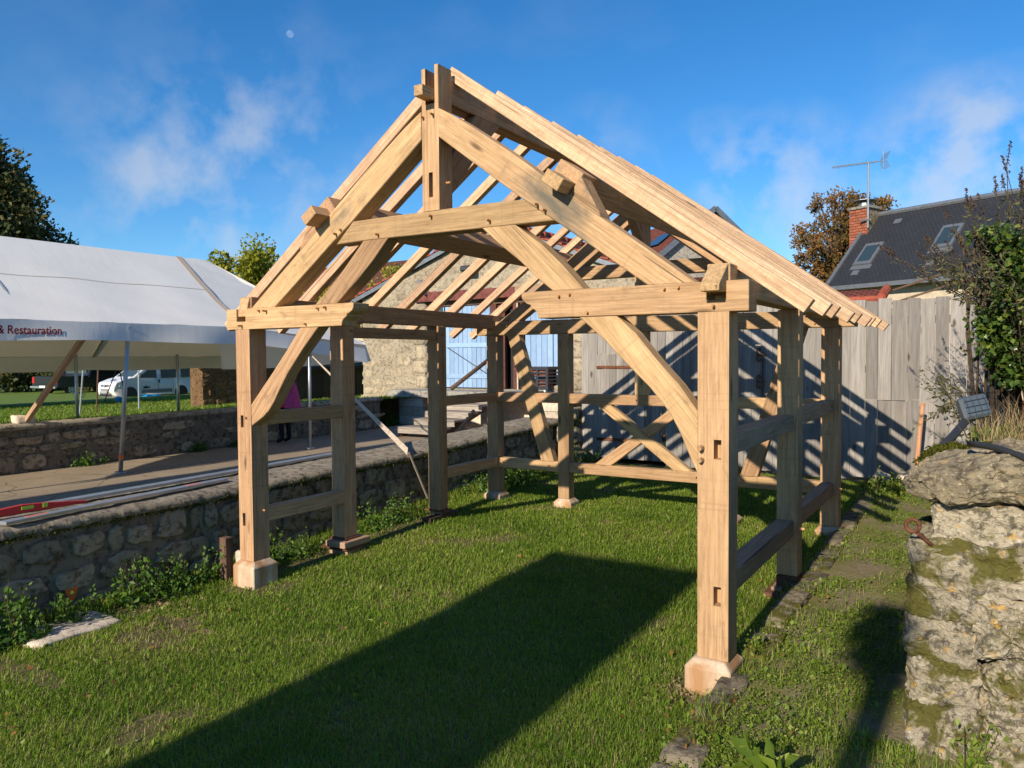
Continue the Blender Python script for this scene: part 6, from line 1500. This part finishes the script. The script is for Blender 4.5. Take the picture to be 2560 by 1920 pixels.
n_ = 1500; q = cover(rg_, n_, -.5, 4.7, -4.2, 7.5); ck = vnoise(q, 1.7, 77.0) > .05; q = q[ck]; b = np.stack([q[:, 0], q[:, 1], np.array([zg(a, c) for a, c in q]) + .008], 1)
Lw = []
for k_ in range(5):
    Lw.append(leaves(b, rg_.uniform(.03, .06, len(b)), rg_, np.array([[0, 0, .35]]), .5, np.clip(rg_.normal(.55, .2, len(b)), 0, 1), 0, 1.0))
tag(leaf_obj('lawn_weeds', Lw, M['weed']), 'small leafy weeds dotted through the lawn', 'weeds', kind='stuff')
n_ = 260; q = cover(rg_, n_, -.5, 6.0, -4.2, 7.5); b = np.stack([q[:, 0], q[:, 1], np.array([max(zg(a, c), zp(a, c) if a > 4.84 else -9) for a, c in q]) + .035], 1)
tag(leaf_obj('fallen_leaves', [leaves(b, rg_.uniform(.02, .045, n_), rg_, np.array([[0, 0, .3]]), .75)], M['tree_autumn']), 'scattered brown fallen leaves on lawn and path', 'leaves', kind='stuff')
# stone chips on the lawn
n_ = 500; q = np.concatenate([rg_.normal([-.1, -.75], [.22, .12], (330, 2)), rg_.normal([4.55, -.1], [.12, .12], (170, 2))]); b = np.stack([q[:, 0], q[:, 1], np.array([zg(a, c) for a, c in q]) + .012], 1)
tag(leaf_obj('chippings', [leaves(b, rg_.uniform(.012, .035, n_), rg_, np.array([[0, 0, .4]]), .9)], M['straw']), 'pale stone chippings and wood shavings on the lawn', 'chippings', kind='stuff')

# ================================================================== MOON (day moon, sky in front of it)
def moon_b():
    m = bpy.data.materials.new('moon'); m.use_nodes = True; t = m.node_tree; t.nodes.clear()
    out = t.nodes.new('ShaderNodeOutputMaterial'); df = t.nodes.new('ShaderNodeBsdfDiffuse'); tr = t.nodes.new('ShaderNodeBsdfTransparent'); ad = t.nodes.new('ShaderNodeAddShader')
    n = noi(t, coords(t, (1, 1, 1), rand=False), .9, 4, .6); t.links.new(ramp(t, n, [(.35, (.03, .032, .03)), (.65, (.10, .10, .09))]), df.inputs[0])
    t.links.new(tr.outputs[0], ad.inputs[0]); t.links.new(df.outputs[0], ad.inputs[1]); t.links.new(ad.outputs[0], out.inputs[0]); return m
md = Vector((-328.01 - 6.28, 304.97, 182.17)).normalized()
bm = bmesh.new(); bmesh.ops.create_uvsphere(bm, u_segments=32, v_segments=16, radius=5.2)
me = bpy.data.meshes.new('moon'); bm.to_mesh(me); bm.free()
for p in me.polygons: p.use_smooth = True
mo = link('moon', me, moon_b(), None, Matrix.Translation(CAM + md * 1270)); tag(mo, 'pale gibbous day moon in the blue sky', 'moon')
